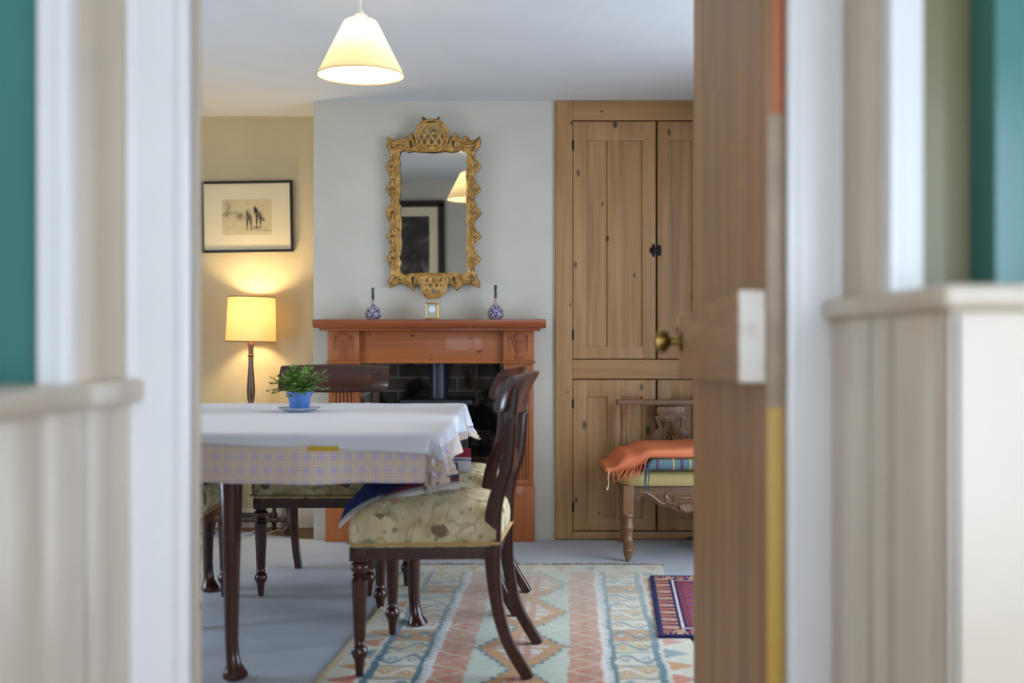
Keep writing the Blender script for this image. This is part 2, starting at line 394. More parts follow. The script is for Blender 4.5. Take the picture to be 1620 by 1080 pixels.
# ------------------------------------------------------------------ the setting
def struct(name, m, mat, label, smooth=40):
    o = m.build(name, mat, None, smooth=smooth); return tag(o, label, 'structure', kind='structure')
LX = -2.2; YB = 5.048; YA = 5.39
struct('floor', MB().box(-2.3, 2.0, HB, 5.95, -.06, -.006), M['boards'], 'bare brown floor boards under and around the carpet')
struct('ceiling', MB().box(-2.3, 2.0, HB, 5.95, CEIL, CEIL+.08), M['ceiling'], 'plain white ceiling over the dining room')
struct('wall_alcove', MB().box(LX, -.95, YA, YA+.1, -.006, CEIL), M['wall_alcove'], 'cream alcove wall lit by the lamp')
m = MB(); y0, y1, z0, z1 = LW
m.box(LX-.1, LX, 1.6, y0, -.006, CEIL); m.box(LX-.1, LX, y1, YA+.1, -.006, CEIL); m.box(LX-.1, LX, y0, y1, -.006, z0); m.box(LX-.1, LX, y0, y1, z1, CEIL)
struct('wall_left', m, M['wall_alcove'], 'cream left wall of the dining room')
win3 = thing('window_3', 'white painted window in the left wall of the dining room', 'structure', (LX-.05, (y0+y1)/2, z0), kind='structure')
m = MB()
for a, b, c_, d in ((y0, y1, z0, z0+.05), (y0, y1, z1-.05, z1), (y0, y0+.05, z0, z1), (y1-.05, y1, z0, z1), ((y0+y1)/2-.02, (y0+y1)/2+.02, z0, z1)): m.box(LX-.07, LX-.03, a, b, c_, d, .004)
m.build('window_frame', M['trim'], win3)
MB().box(LX-.052, LX-.048, y0+.02, y1-.02, z0+.02, z1-.02).build('window_pane', M['glass'], win3)
BXL = PX(496, YB); OX0, OX1, OZ = PX(569, YB), PX(797, YB), PZ(573, YB); BXR = PX(878.5, YB)
struct('wall_back_left', MB().box(BXL, OX0, YB, 5.56, -.006, OZ), M['wall'], 'off-white chimney breast left of the fireplace')
struct('wall_back_right', MB().box(OX1, BXR, YB, 5.56, -.006, OZ), M['wall'], 'off-white chimney breast right of the fireplace')
struct('wall_back', MB().box(BXL, BXR, YB, 5.56, OZ, CEIL), M['wall'], 'off-white chimney breast above the fireplace')
struct('wall_cupboard_back', MB().box(BXR, WX, 5.5, 5.56, -.006, CEIL), M['wall'], 'wall behind the built-in pine cupboard')
m = MB(); y0, y1, z0, z1 = WIN
m.box(WX, WX+.22, 1.6, y0, -.006, CEIL); m.box(WX, WX+.22, y1, 5.56, -.006, CEIL); m.box(WX, WX+.22, y0, y1, -.006, z0); m.box(WX, WX+.22, y0, y1, z1, CEIL)
struct('wall_right', m, M['wall'], 'right wall of the dining room around the window')
# window in the right wall
win = thing('window_1', 'white painted window in the right wall of the dining room', 'structure', (WX+.1, (y0+y1)/2, z0), kind='structure')
m = MB(); f = .05
for a, b, c_, d in ((y0, y1, z0, z0+f), (y0, y1, z1-f, z1), (y0, y0+f, z0, z1), (y1-f, y1, z0, z1), ((y0+y1)/2-.03, (y0+y1)/2+.03, z0, z1), (y0, y1, 1.15, 1.18)):
    m.box(WX+.08, WX+.12, a, b, c_, d, .004)
m.build('window_frame', M['trim'], win)
MB().box(WX+.098, WX+.102, y0+.02, y1-.02, z0+.02, z1-.02).build('window_pane', M['glass'], win)
# near wall with the doorway, hall wall
JL, JR = -.503, .416
m = MB(); m.box(LX-.1, JL-.02, 1.5, 1.6, -.006, CEIL); m.box(JR+.02, WX+.22, 1.5, 1.6, -.006, CEIL); m.box(JL-.02, JR+.02, 1.5, 1.6, 1.98, CEIL)
struct('wall_near', m, M['wall'], 'dining room side of the wall with the doorway')
m = MB(); m.box(-1.6, -.586, 1.32, 1.5, -.006, CEIL)
struct('wall_hall_left', m, M['teal'], 'glossy teal hall wall left of the doorway')
m = MB(); m.box(.505, .625, 1.32, 1.5, -.006, CEIL)
struct('wall_hall_right', m, M['olive'], 'glossy olive strip of hall wall right of the doorway')
m = MB(); m.box(.607, 1.6, 1.25, 1.5, -.006, CEIL, .004)
struct('wall_hall_pier', m, M['teal'], 'glossy teal hall wall at the far right')
struct('wall_hall_side_left', MB().box(-1.7, -1.6, HB, 1.5, -.006, CEIL), M['cream'], 'left side wall of the hall')

m = MB(); y0, y1, z0, z1 = HW
m.box(1.6, 1.7, HB, y0, -.006, CEIL); m.box(1.6, 1.7, y1, 1.5, -.006, CEIL); m.box(1.6, 1.7, y0, y1, -.006, z0); m.box(1.6, 1.7, y0, y1, z1, CEIL)
struct('wall_hall_side_right', m, M['cream'], 'right side wall of the hall around the added window')
m = MB(); x0, x1, z0, z1 = HB2
m.box(-1.7, x0, HB-.1, HB, -.006, CEIL); m.box(x1, 1.7, HB-.1, HB, -.006, CEIL); m.box(x0, x1, HB-.1, HB, -.006, z0); m.box(x0, x1, HB-.1, HB, z1, CEIL)
struct('wall_hall_back', m, M['cream'], 'hall wall behind the camera around its window')
win4 = thing('window_4', 'white painted window in the hall wall behind the camera', 'structure', ((x0+x1)/2, HB-.05, z0), kind='structure')
m = MB()
for a, b, c_, d in ((x0, x1, z0, z0+.05), (x0, x1, z1-.05, z1), (x0, x0+.05, z0, z1), (x1-.05, x1, z0, z1), ((x0+x1)/2-.025, (x0+x1)/2+.025, z0, z1)): m.box(a, b, HB-.07, HB-.03, c_, d, .004)
m.build('window_frame', M['trim'], win4)
MB().box(x0+.02, x1-.02, HB-.052, HB-.048, z0+.02, z1-.02).build('window_pane', M['glass'], win4)
y0, y1, z0, z1 = HW
win2 = thing('window_added', 'unseen white window added in the right hall wall to light the hall', 'structure', (1.65, (y0+y1)/2, z0), kind='structure')
m = MB()
for a, b, c_, d in ((y0, y1, z0, z0+.05), (y0, y1, z1-.05, z1), (y0, y0+.05, z0, z1), (y1-.05, y1, z0, z1), ((y0+y1)/2-.025, (y0+y1)/2+.025, z0, z1)): m.box(1.63, 1.67, a, b, c_, d, .004)
m.build('window_frame', M['trim'], win2)
MB().box(1.648, 1.652, y0+.02, y1-.02, z0+.02, z1-.02).build('window_pane', M['glass'], win2)
m = MB(); m.box(-.586, .505, 1.32, 1.5, 2.02, CEIL); struct('wall_hall_header', m, M['cream'], 'wall over the doorway on the hall side')
n_ = [0]
def trim(m, mat, label):
    n_[0] += 1; return struct('trim_%d' % n_[0], m, mat, label)
trim(MB().box(-.586, -.576, 1.318, 1.5, -.006, 2.02, .002), M['cream'], 'cream reveal lining left of the doorway')
trim(MB().box(.495, .505, 1.318, 1.5, -.006, 2.02, .002), M['cream'], 'cream reveal lining right of the doorway')
def molding(x0, x1, y, z1, inner):     # architrave: flat board with a raised bead along its inner and outer edge
    m = MB(); m.box(x0, x1, y-.014, y, -.006, z1, .003)
    w_ = x1-x0
    if inner > 0: a, b = (x1-.020, x1), (x0, x0+.012)
    else: a, b = (x0, x0+.020), (x1-.012, x1)
    m.box(a[0], a[1], y-.026, y, -.006, z1, .006); m.box(b[0], b[1], y-.019, y, -.006, z1, .004)
    return m
trim(molding(-.576, -.479, 1.5, 2.02, 1), M['trim'], 'white door architrave left of the doorway')
trim(molding(.409, .495, 1.5, 2.02, -1), M['trim'], 'white door architrave right of the doorway')
m = MB(); m.box(-.62, -.574, 1.296, 1.32, -.006, 2.05, .005); m.box(-.592, -.574, 1.288, 1.30, -.006, 2.05, .004)
trim(m, M['trim'], 'narrow white trim beside the teal wall on the left')
m = MB(); m.box(.490, .537, 1.296, 1.32, -.006, 2.05, .005); m.box(.490, .508, 1.288, 1.30, -.006, 2.05, .004)
trim(m, M['trim'], 'narrow white trim beside the olive wall on the right')
m = MB(); m.box(JL-.02, JL, 1.5, 1.605, -.006, 1.98, .002); m.box(JL, JL+.012, 1.54, 1.575, -.006, 1.96, .002)
trim(m, M['cream'], 'left door jamb lining')
trim(MB().box(JR, JR+.02, 1.5, 1.605, -.006, 1.98, .002), M['cream'], 'right door jamb lining')
trim(MB().box(JL-.02, JR+.02, 1.48, 1.605, 1.96, 1.99, .002), M['cream'], 'door head lining')
# low panelled walls either side, tongue and groove on the faces towards the passage
def panelled(xf, xo, ya, yb, zt, ys):
    m = MB(); s_ = 1 if xf > 0 else -1
    m.box(min(xf+.012*s_, xo), max(xf+.012*s_, xo), ya+.012, yb, -.006, zt)
    edges = sorted([ya]+[y for y in ys if ya < y < yb]+[yb])
    for a, b in zip(edges, edges[1:]):
        m.box(min(xf, xf+.014*s_), max(xf, xf+.014*s_), a, b, -.006, zt, .0045)
    m.box(min(xf, xo), max(xf, xo), ya, ya+.012, -.006, zt, .003)
    return m
struct('wall_panelled_left', panelled(-.567, -1.58, .30, 1.318, .912, [.38+.118*k for k in range(9)]), M['panel'], 'low cream panelled wall on the left of the hall')
m = panelled(-.567, -.585, 1.3185, 1.485, .912, [1.417]); struct('wall_panelled_left_end', m, M['panel'], 'end of the low cream panelling beside the left architrave')
struct('wall_panelled_right', panelled(.476, 1.58, 1.08, 1.247, 1.034, [1.127]), M['panel'], 'low white panelled wall end on the right of the hall')
m = panelled(.476, .60, 1.2475, 1.318, 1.034, [1.25]); struct('wall_panelled_right_middle', m, M['panel'], 'low cream panelling beside the olive wall')
m = panelled(.476, .494, 1.3185, 1.485, 1.034, [1.37]); struct('wall_panelled_right_end', m, M['panel'], 'end of the low cream panelling beside the right architrave')
m = MB(); m.box(-1.58, -.548, .28, 1.318, .912, .945, .012, seg=3); m.box(-.586, -.548, 1.30, 1.488, .912, .945, .008)
trim(m, M['cap'], 'cream wooden cap on the left panelled wall')
m = MB(); m.box(.462, 1.58, 1.062, 1.248, 1.034, 1.062, .010, seg=3); m.box(.462, .60, 1.235, 1.318, 1.034, 1.062, .008); m.box(.462, .50, 1.30, 1.488, 1.034, 1.062, .008)
trim(m, M['cap'], 'cream wooden cap on the right panelled wall')
struct('baseboard_alcove', MB().box(LX, BXL, YA-.015, YA, -.006, .10, .004), M['cream'], 'cream skirting board in the alcove')

# carpet with a cut corner towards the alcove
pl = [(LX+.02, 1.605), (WX-.02, 1.605), (WX-.02, 5.02), (-.92, 5.02), (-1.05, 5.04), (-1.45, 5.26), (LX+.02, 5.34)]
m = MB(); b0 = [m.bm.verts.new((x, y, -.005)) for x, y in pl]; b1 = [m.bm.verts.new((x, y, 0)) for x, y in pl]
m.bm.faces.new(b1); m.bm.faces.new(list(reversed(b0)))
for i in range(len(pl)): j = (i+1) % len(pl); m.bm.faces.new((b0[i], b0[j], b1[j], b1[i]))
tag(m.build('carpet', M['carpet'], smooth=0), 'pale grey carpet covering the dining room floor', 'carpet')

# ------------------------------------------------------------------ the open pine door (hinged on the right jamb, swung into the dining room)
dx0, dy0, dx1, dy1 = .384, 1.505, .423, 2.32
ang = math.atan2(dy1-dy0, dx1-dx0); DL = math.hypot(dx1-dx0, dy1-dy0)
door = thing('door_1', 'open stripped pine plank door with a brass knob', 'door', (dx0, dy0, 0), kind='structure'); 
dm = Matrix.Translation((dx0, dy0, 0)) @ Matrix.Rotation(ang, 4, 'Z')     # local x along the door, -y to the right (room behind), +y towards the doorway
m = MB(); nb = 5
for k in range(nb):
    a, b = DL*k/nb, DL*(k+1)/nb
    m.box(a+.0008, b-.0008, -.030, 0, .012, 1.95, .002, dm)
m.build('planks', M['door_pine'], door)
lt = Matrix.Translation((0, 0, 1.008)) @ Matrix.Rotation(.026, 4, 'Y')
for zc in (1.008,):
    l2 = Matrix.Translation((0, 0, zc)) @ Matrix.Rotation(.026 if zc == 1.008 else 0, 4, 'Y')
    o = MB().box(.008, DL-.03, .0005, .039, -.070, .070, .003, dm @ l2).build('ledge', M['door_pine_y'], door)
    if zc == 1.008:
        MB().box(-.001, .010, .001, .040, -.070, .070, .002, dm @ l2).build('painted_end', M['keep'], o)['label'] = 'chipped white painted end of the ledge'
for nm, mt, za, zb in (('edge_strip', 'edge_orange', 1.343, 1.949), ('edge_strip', 'edge_white', .90, 1.343), ('edge_strip', 'edge_yellow', .013, .90)):
    o = MB().box(-.003, .0, -.029, -.008 if mt == 'edge_orange' else -.001, za, zb, .001, dm).build(nm, M[mt], door)
    o['label'] = {'edge_orange': 'orange brown old paint on the door edge', 'edge_white': 'worn whitish paint on the door edge', 'edge_yellow': 'mustard yellow old paint on the door edge'}[mt]
km = dm @ Matrix.Translation((DL-.085, .039, 1.000)) @ Matrix.Rotation(-PI/2, 4, 'X')
m = MB().lathe([(.022, 0), (.022, .003), (.009, .006), (.008, .022), (.012, .026), (.024, .032), (.028, .040), (.026, .050), (.016, .057), (.004, .059)], seg=24, mtx=km)
part_label(m.build('knob', M['old_brass'], door), 'round aged brass knob')

# ------------------------------------------------------------------ fireplace
fp = thing('fireplace', 'orange-brown pine fireplace surround with carved urns and a sooty brick opening', 'fireplace', ((OX0+OX1)/2, YB, 0))
yS = 4.88
SX0, SX1 = PX(493, yS), PX(865, yS)
zs1, zs0 = PZ(505, yS), PZ(517, yS)
m = MB()
prof = [(yS+.012, zs0-.004), (yS+.003, zs0+.008), (yS, zs0+.02), (yS, zs1-.004), (yS+.004, zs1), (YB-.001, zs1), (YB-.001, zs0-.004)]
m.rings([[(x, y, z) for y, z in prof] for x in (SX0+.004, SX0+.008, SX1-.008, SX1-.004)])
m.box(SX0+.03, SX1-.03, yS+.03, YB-.001, zs0-.018, zs0-.004, .003)
m.build('shelf', M['shelf'], fp)
yF, yP, yK = 5.005, 4.985, 4.975
m = MB().box(PX(566, yF), PX(797, yF), yF, YB-.001, PZ(574.5, yF), zs0-.018, .003); m.build('frieze', M['mantel_x'], fp)
urn = [(0, -.062), (.022, -.062), (.024, -.052), (.010, -.044), (.008, -.034), (.020, -.018), (.030, .012), (.032, .03), (.040, .036), (.036, .044), (.022, .042), (.026, .054), (.014, .058), (.008, .066), (0, .068)]
for sd, (xa, xb) in enumerate(((518, 568), (796, 845))):
    a, b = PX(xa, yK), PX(xb, yK); zc0, zc1 = PZ(571, yK), zs0-.018
    o = MB().box(a, b, yK, YB-.001, zc0, zc1, .003).build('corner_block', M['mantel_z'], fp)
    xc, zc = (a+b)/2, (zc0+zc1)/2
    lp = [(xc+x, zc+z) for x, z in urn]+[(xc-x, zc+z) for x, z in reversed(urn[1:-1])]
    m = MB().outline([lp], .002, .003, face_front(yK-.001))
    for s_ in (-1, 1):
        m.tube([(xc+s_*.030, yK-.003, zc+.036), (xc+s_*.044, yK-.004, zc+.05), (xc+s_*.048, yK-.003, zc+.02), (xc+s_*.042, yK-.003, zc-.014), (xc+s_*.046, yK-.002, zc-.03)], [.003, .0045, .004, .003, .0015], 6)
        m.tube([(xc+s_*.006, yK-.004, zc+.03), (xc+s_*.01, yK-.006, zc), (xc+s_*.004, yK-.005, zc-.03)], .0025, 6)
    m.tube([(xc-.03, yK-.005, zc+.026), (xc, yK-.007, zc+.018), (xc+.03, yK-.005, zc+.026)], .0025, 6)
    m.build('urn_carving', M['carve'], o)
    # cap moulding, fluted pilaster, plinth
    MB().box(a-.006, b+.006, yK-.014, YB-.001, zc0-.012, zc0, .004).build('pilaster_cap', M['mantel_x'], fp)
    m = MB(); pz0, pz1 = PZ(768, yP), zc0-.012
    m.box(a+.002, b-.002, yP+.012, YB-.001, pz0, pz1)
    m.box(a+.002, a+.026, yP, yP+.014, pz0, pz1, .002); m.box(b-.026, b-.002, yP, yP+.014, pz0, pz1, .002)
    m.box(a+.02, b-.02, yP, yP+.014, pz1-.04, pz1, .002); m.box(a+.02, b-.02, yP, yP+.014, pz0, pz0+.03, .002)
    for k in range(6):
        x = a+.032+(b-a-.064)*k/5; m.box(x-.0045, x+.0045, yP+.003, yP+.014, pz0+.02, pz1-.035, .003)
    m.build('pilaster', M['mantel_z'], fp)
    m = MB().box(a-.010, b+.004, yP-.015, YB-.001, .001, pz0, .004); m.build('plinth', M['mantel_z'], fp)
# brick chamber
m = MB().box(OX0+.001, OX1-.001, 5.44, 5.55, 0, OZ+.2); m.build('brick_back', M['brick'], fp)
for a, b in ((OX0+.001, OX0+.022), (OX1-.022, OX1-.001)):
    MB().box(a, b, YB+.006, 5.44, 0, OZ).build('brick_side', M['brick_side'], fp)
MB().box(OX0+.022, OX1-.022, YB-.02, 5.44, -.004, .016).build('hearth', M['stove'], fp)
# stove standing in the chamber
sx, sy = PX(694, 5.25), 5.24
st = thing('stove', 'black iron stove with a flue pipe standing in the fireplace', 'stove', (sx, sy, .016))
m = MB().box(sx-.165, sx+.165, sy-.14, sy+.14, .09, PZ(640, 5.12), .012); m.build('body', M['stove'], st)
MB().box(sx-.185, sx+.185, sy-.16, sy+.16, PZ(640, 5.12), PZ(632, 5.12), .006).build('top_plate', M['stove'], st)
m = MB().box(sx-.12, sx+.12, sy-.152, sy-.141, .20, .56, .006); o = m.build('stove_door', M['iron'], st)
MB().tube([(sx+.09, sy-.16, .42), (sx+.09, sy-.175, .40), (sx+.09, sy-.175, .34)], .006).build('handle', M['brass'], o)
for a in (-1, 1):
    for b in (-1, 1): MB().lathe([(.016, .016), (.012, .05), (.02, .09)], (sx+a*.13, sy+b*.10, 0), 10).build('leg', M['stove'], st)
MB().lathe([(.048, PZ(632, 5.12)), (.048, OZ-.002)], (sx, sy+.01, 0), 28).build('flue_pipe', M['flue'], st)

# ------------------------------------------------------------------ things on the mantel shelf
def vase(px, ytop, label):
    d = 4.95; x = PX(px, d); z = zs1
    o = thing('vase', label, 'vase', (x, d, z), group='bottle vases on the mantel shelf')
    s_ = d/FP; H = (504-ytop)*s_; r = 13*s_
    nb = H*.44
    m = MB().lathe([(r*.62, 0), (r*.66, nb*.04), (r*.93, nb*.2), (r, nb*.42), (r*.9, nb*.66), (r*.62, nb*.86), (r*.3, nb*.98), (r*.2, nb*1.06)], seg=28)
    m.build('body', M['imari'], o, world=False)
    m = MB().lathe([(r*.2, nb*1.04), (r*.15, nb*1.2), (r*.15, H*.62)], seg=16); p = m.build('collar', plain('vase_collar_%d' % px, C(176, 140, 116), .3), o, world=False)
    m = MB().lathe([(r*.15, H*.62), (r*.165, H*.66), (r*.17, H*.97), (r*.19, H), (r*.12, H), (r*.12, H*.9)], seg=16); m.build('neck', M['imari_neck'], o, world=False)
    return o
vase(590, 453.5, 'blue and white bottle vase on the left of the mantel shelf')
vase(784, 449.5, 'blue and white bottle vase on the right of the mantel shelf')
d = 4.93; cx = PX(684, d); cs = d/FP
ck = thing('carriage_clock', 'small brass carriage clock in the middle of the mantel shelf', 'clock', (cx, d, zs1))
W_, D_, H_ = 9.2*cs, .022, 26.5*cs
m = MB().box(-W_-.002, W_+.002, -D_-.002, D_+.002, 0, .007, .001); m.build('case_base', M['old_brass'], ck, world=False)
MB().box(-W_-.003, W_+.003, -D_-.003, D_+.003, H_-.006, H_, .001).build('case_top', M['old_brass'], ck, world=False)
for a in (-1, 1):
    for b in (-1, 1): MB().lathe([(.0028, .007), (.0022, .012), (.0022, H_-.01), (.0028, H_-.006)], (a*(W_-.001), b*(D_-.002), 0), 8).build('pillar', M['brass'], ck, world=False)
MB().box(-W_+.003, W_-.003, -.017, .017, .007, H_-.006).build('movement', M['clock_back'], ck, world=False)
fm = Matrix.Translation((0, -.0175, H_*.62)) @ Matrix.Rotation(PI/2, 4, 'X')
dl = MB().lathe([(.0175, 0), (.0175, .001), (.001, .0012)], seg=28, mtx=fm).build('dial', M['dial'], ck, world=False)
m = MB()
for k in range(12):
    mm = Matrix.Translation((0, -.0188, H_*.62)) @ Matrix.Rotation(k*PI/6, 4, 'Y'); m.box(-.0008, .0008, -.0002, .0002, .0115, .0158, 0, mm)
m.build('hour_marks', M['ink'], dl, world=False)
m = MB(); m.box(-.0008, .0008, -.0195, -.0190, H_*.62-.002, H_*.62+.0125); m.box(-.0013, .0013, -.0199, -.0195, H_*.62-.002, H_*.62+.009); m.build('hands', M['ink'], dl, world=False)
hz = H_+.018
MB().tube([(-W_+.004, 0, H_), (-W_+.004, 0, hz-.003), (-W_+.007, 0, hz), (W_-.007, 0, hz), (W_-.004, 0, hz-.003), (W_-.004, 0, H_)], .0018, 8).build('carrying_handle', M['brass'], ck, world=False)

# ------------------------------------------------------------------ gilt mirror
dM = 5.025
mir = thing('mirror', 'tall mirror in a carved gilt frame with a pineapple crest above the fireplace', 'mirror', (PX(687, dM), dM, PZ(460, dM)))
mx0, mz0 = mir.location.x, mir.location.z
def c1(p): return (PX(600+p[0]/7.2, dM)-mx0, PZ(180+p[1]/7.2, dM)-mz0)
def c2(p): return c1((p[0], p[1]+1080))
TL = [(95,275),(125,277),(150,292),(180,315),(225,298),(262,302),(290,285),(330,300),(345,252),(375,232),(398,262),(410,310),(430,330),(440,345)]
TR = [(795,345),(805,330),(832,300),(845,252),(870,240),(900,265),(915,300),(958,302),(985,270),(1015,285),(1040,320),(1090,320),(1128,300),(1150,272),(1156,310),(1167,340),(1155,385),(1125,420),(1108,445),(1085,468)]
RS1 = [(1095,482),(1083,503),(1090,532),(1115,558),(1150,578),(1172,615),(1145,640),(1130,672),(1096,692),(1082,730),(1096,762),(1100,792),(1127,818),(1146,852),(1167,870),(1150,902),(1120,922),(1092,952),(1082,990),(1096,1022),(1112,1060)]
RS2 = [(1145,28),(1172,55),(1147,95),(1112,130),(1086,160),(1077,190),(1082,230),(1105,262),(1140,283),(1167,330),(1142,352),(1102,376),(1082,410),(1077,442),(1086,490),(1120,530),(1162,570),(1147,602),(1112,630),(1092,662),(1082,692),(1092,730),(1116,760),(1122,800),(1150,840),(1150,907),(1100,882),(1050,862),(990,858),(940,880),(885,937),(860,892),(832,872),(780,868)]
LS2 = [(480,865),(420,868),(402,900),(396,937),(345,892),(300,862),(250,845),(210,860),(150,880),(113,907),(103,820),(135,770),(125,720),(140,690),(135,652),(122,620),(83,570),(120,522),(140,480),(135,420),(128,362),(83,325),(120,272),(150,235),(140,180),(112,130),(85,60),(85,30)]
LS1 = [(112,1060),(142,1020),(150,970),(130,922),(78,855),(120,812),(140,760),(130,702),(112,652),(78,605),(112,560),(135,520),(137,470),(125,430),(95,372),(102,320)]
outer = [c1(p) for p in TL+TR+RS1]+[c2(p) for p in RS2+LS2]+[c1(p) for p in LS1]
IN1 = [(240,440),(290,418),(335,442),(400,428),(460,436),(560,442),(680,442),(760,432),(820,446),(885,440),(930,418),(985,440),(1020,480),(1012,520),(1000,558),(1022,600),(1006,640),(1000,720),(1012,850),(1004,960),(1000,1060)]
IN2 = [(1006,40),(1022,90),(1000,125),(1022,200),(1008,340),(1006,430),(1018,560),(1000,630),(1022,680),(1020,732),(940,758),(900,745),(850,736),(780,742),(480,738),(400,742),(340,748),(300,764),(252,735),(228,680),(245,610),(222,560),(238,500),(252,400),(242,300),(250,180),(250,110),(225,70)]
IN1b = [(250,1060),(222,1000),(246,850),(240,720),(228,620),(242,560),(226,520),(236,470)]
inner = [c1(p) for p in IN1]+[c2(p) for p in IN2]+[c1(p) for p in IN1b]
def eye(c_, rx, rz, rot=0, f=c1):
    x, z = f(c_); k = dM/FP/7.2
    pts = []
    for i in range(10):
        a = 2*PI*i/10; u, v_ = rx*k*math.cos(a), rz*k*math.sin(a)*abs(math.sin(a))**.3
        pts.append((x+u*math.cos(rot)-v_*math.sin(rot), z+u*math.sin(rot)+v_*math.cos(rot)))
    return pts
holes = [eye((368,355),17,34), eye((853,360),17,34), eye((1080,385),22,12,.5), eye((1112,607),22,13), eye((1106,870),22,12), eye((152,857),22,13), eye((140,605),20,11), eye((165,390),18,10,.4)]
holes += [eye(p, 20, 13, 0, c2) for p in ((1105,55),(160,45),(1108,325),(158,315),(1100,570),(160,565))]
holes += [eye((185,800),12,28,-.5,c2), eye((385,805),14,30,0,c2), eye((855,805),14,30,0,c2), eye((1065,805),26,14,-.6,c2)]
m = MB().outline([outer, inner]+holes, .006, .0045, lambda v: Vector((v.x, -.010-v.z, v.y)), 3)
fr = m.build('gilt_frame', M['gilt'], mir, world=False, smooth=50)
# carved leaf ribs over the frame, with dark tubes beside them that paint in recess shade
k = dM/FP/7.2
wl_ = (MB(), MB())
def rib(m, pts, r, f):
    P = [Vector((*f(p), 0)) for p in pts]; P = smooth_path(P, 3); n = len(P)
    m.tube([(p.x, -.0215-.004*math.sin(PI*i/(n-1)), p.y) for i, p in enumerate(P)], [r*1.25*(.45+.55*math.sin(PI*i/(n-1))) for i in range(n)], 7)
    for sg in (-1, 1):
        Q = []
        for i in range(n):
            t_ = P[min(i+1, n-1)]-P[max(i-1, 0)]; t_.normalize(); o_ = r*1.05*(.5+.5*math.sin(PI*i/(n-1)))
            Q.append((P[i].x-t_.y*sg*o_, -.0208, P[i].y+t_.x*sg*o_))
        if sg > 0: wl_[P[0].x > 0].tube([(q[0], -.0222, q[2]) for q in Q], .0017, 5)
def smooth_path(P, n):
    """Catmull-Rom through control points"""
    P = [Vector(p) for p in P]; P = [2*P[0]-P[1]]+P+[2*P[-1]-P[-2]]; out = []
    for i in range(1, len(P)-2):
        for q in range(n):
            t_ = q/n; a, b, c_, d_ = P[i-1], P[i], P[i+1], P[i+2]
            out.append(.5*((2*b)+(-a+c_)*t_+(2*a-5*b+4*c_-d_)*t_*t_+(-a+3*b-3*c_+d_)*t_**3))
    out.append(P[-2]); return out
def sidewave(xc, s_, f, ys):
    m = MB()
    for a, b in zip(ys, ys[1:]):
        rib(m, [(xc-12*s_, a), (xc+14*s_, a+(b-a)*.25), (xc+22*s_, (a+b)/2), (xc+8*s_, a+(b-a)*.75), (xc-14*s_, b)], .0042, f)
        rib(m, [(xc+12*s_, a+10), (xc+36*s_, a+(b-a)*.3), (xc+66*s_, a+(b-a)*.45)], .0034, f)
        rib(m, [(xc+12*s_, b-10), (xc+34*s_, b-(b-a)*.3), (xc+64*s_, b-(b-a)*.42)], .0034, f)
    m.build('leaf_carving', M['gilt'], fr, world=False)
ysL = [480, 605, 730, 855, 990, 1125, 1260, 1395, 1520, 1645, 1790]
sidewave(182, -1, c1, ysL); sidewave(1055, 1, c1, ysL)
for f_, group_ in ((c1, [[(120,300),(180,350),(250,345),(310,330)], [(130,340),(190,380),(260,380),(330,395)], [(345,280),(340,340),(350,400),(380,415)], [(395,280),(400,340),(395,390)]]),
        (c1, [[(1130,320),(1060,355),(990,350),(930,330)], [(1120,360),(1050,390),(980,385),(900,400)], [(830,280),(825,340),(835,400)], [(890,280),(885,340),(870,400)]]),
        (c2, [[(130,880),(170,850),(210,800),(240,780)], [(150,790),(230,820),(300,830),(350,870)], [(360,790),(365,850),(385,915)], [(410,790),(415,840),(400,890)]]),
        (c2, [[(880,920),(900,850),(880,800)], [(930,800),(990,830),(1060,840),(1130,890)], [(1010,790),(1060,770),(1120,820),(1135,880)], [(830,790),(835,850),(860,880)]])):
    m = MB()
    for q in group_: rib(m, q, .0044, f_)
    m.build('leaf_carving', M['gilt'], fr, world=False)
for h in holes: wl_[h[0][0] > 0].tube([(x, -.0200, z) for x, z in h+h[:1]], .0016, 5)  # dark rims paint shade round the pierced eyes
for q in wl_: q.build('recess_shade_lines', M['gilt_dark'], fr, world=False)
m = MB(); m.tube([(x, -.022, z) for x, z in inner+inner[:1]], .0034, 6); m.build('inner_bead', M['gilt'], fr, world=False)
m = MB(); m.tube([(x, -.0115, z) for x, z in outer+outer[:1]], .0026, 6); m.build('dark_edge', M['gilt_dark'], fr, world=False)  # dark brown tube along the outer outline
# pineapple crest: pierced lattice disc with leaves
def disc(cx_, cz_, rx, rz, f, n=36, sq=2.2):
    pts = []
    for i in range(n):
        a = 2*PI*i/n; ca, sa = math.cos(a), math.sin(a)
        pts.append(f((cx_+rx*math.copysign(abs(ca)**(2/sq), ca), cz_+rz*math.copysign(abs(sa)**(2/sq), sa))))
    return pts
def diam(c_, a, b, f): return [f((c_[0]+a, c_[1])), f((c_[0], c_[1]+b)), f((c_[0]-a, c_[1])), f((c_[0], c_[1]-b))]
dm_ = []
for r_, row in enumerate(((168, (555, 648)), (218, (525, 602, 682)), (278, (492, 568, 648, 732)), (335, (530, 610, 690)))):
    for x in row[1]: dm_.append(diam((x, row[0]), 25, 36 if r_ else 26, c1))
dm_ += [diam((470, 335), 12, 20, c1), diam((755, 335), 12, 20, c1), diam((570, 385), 18, 18, c1), diam((650, 385), 18, 18, c1)]
m = MB().outline([disc(612, 265, 165, 162, c1)]+dm_, .006, .0016, lambda v: Vector((v.x, -.022-v.z, v.y)), 2)
cr = m.build('pineapple_crest', M['gilt'], mir, world=False)
m = MB(); m.tube([(x, -.030, z) for x, z in disc(612, 265, 182, 176, c1)+disc(612, 265, 182, 176, c1)[:1]], .0058, 8)
m.build('crest_border', M['gilt'], cr, world=False)
m = MB()
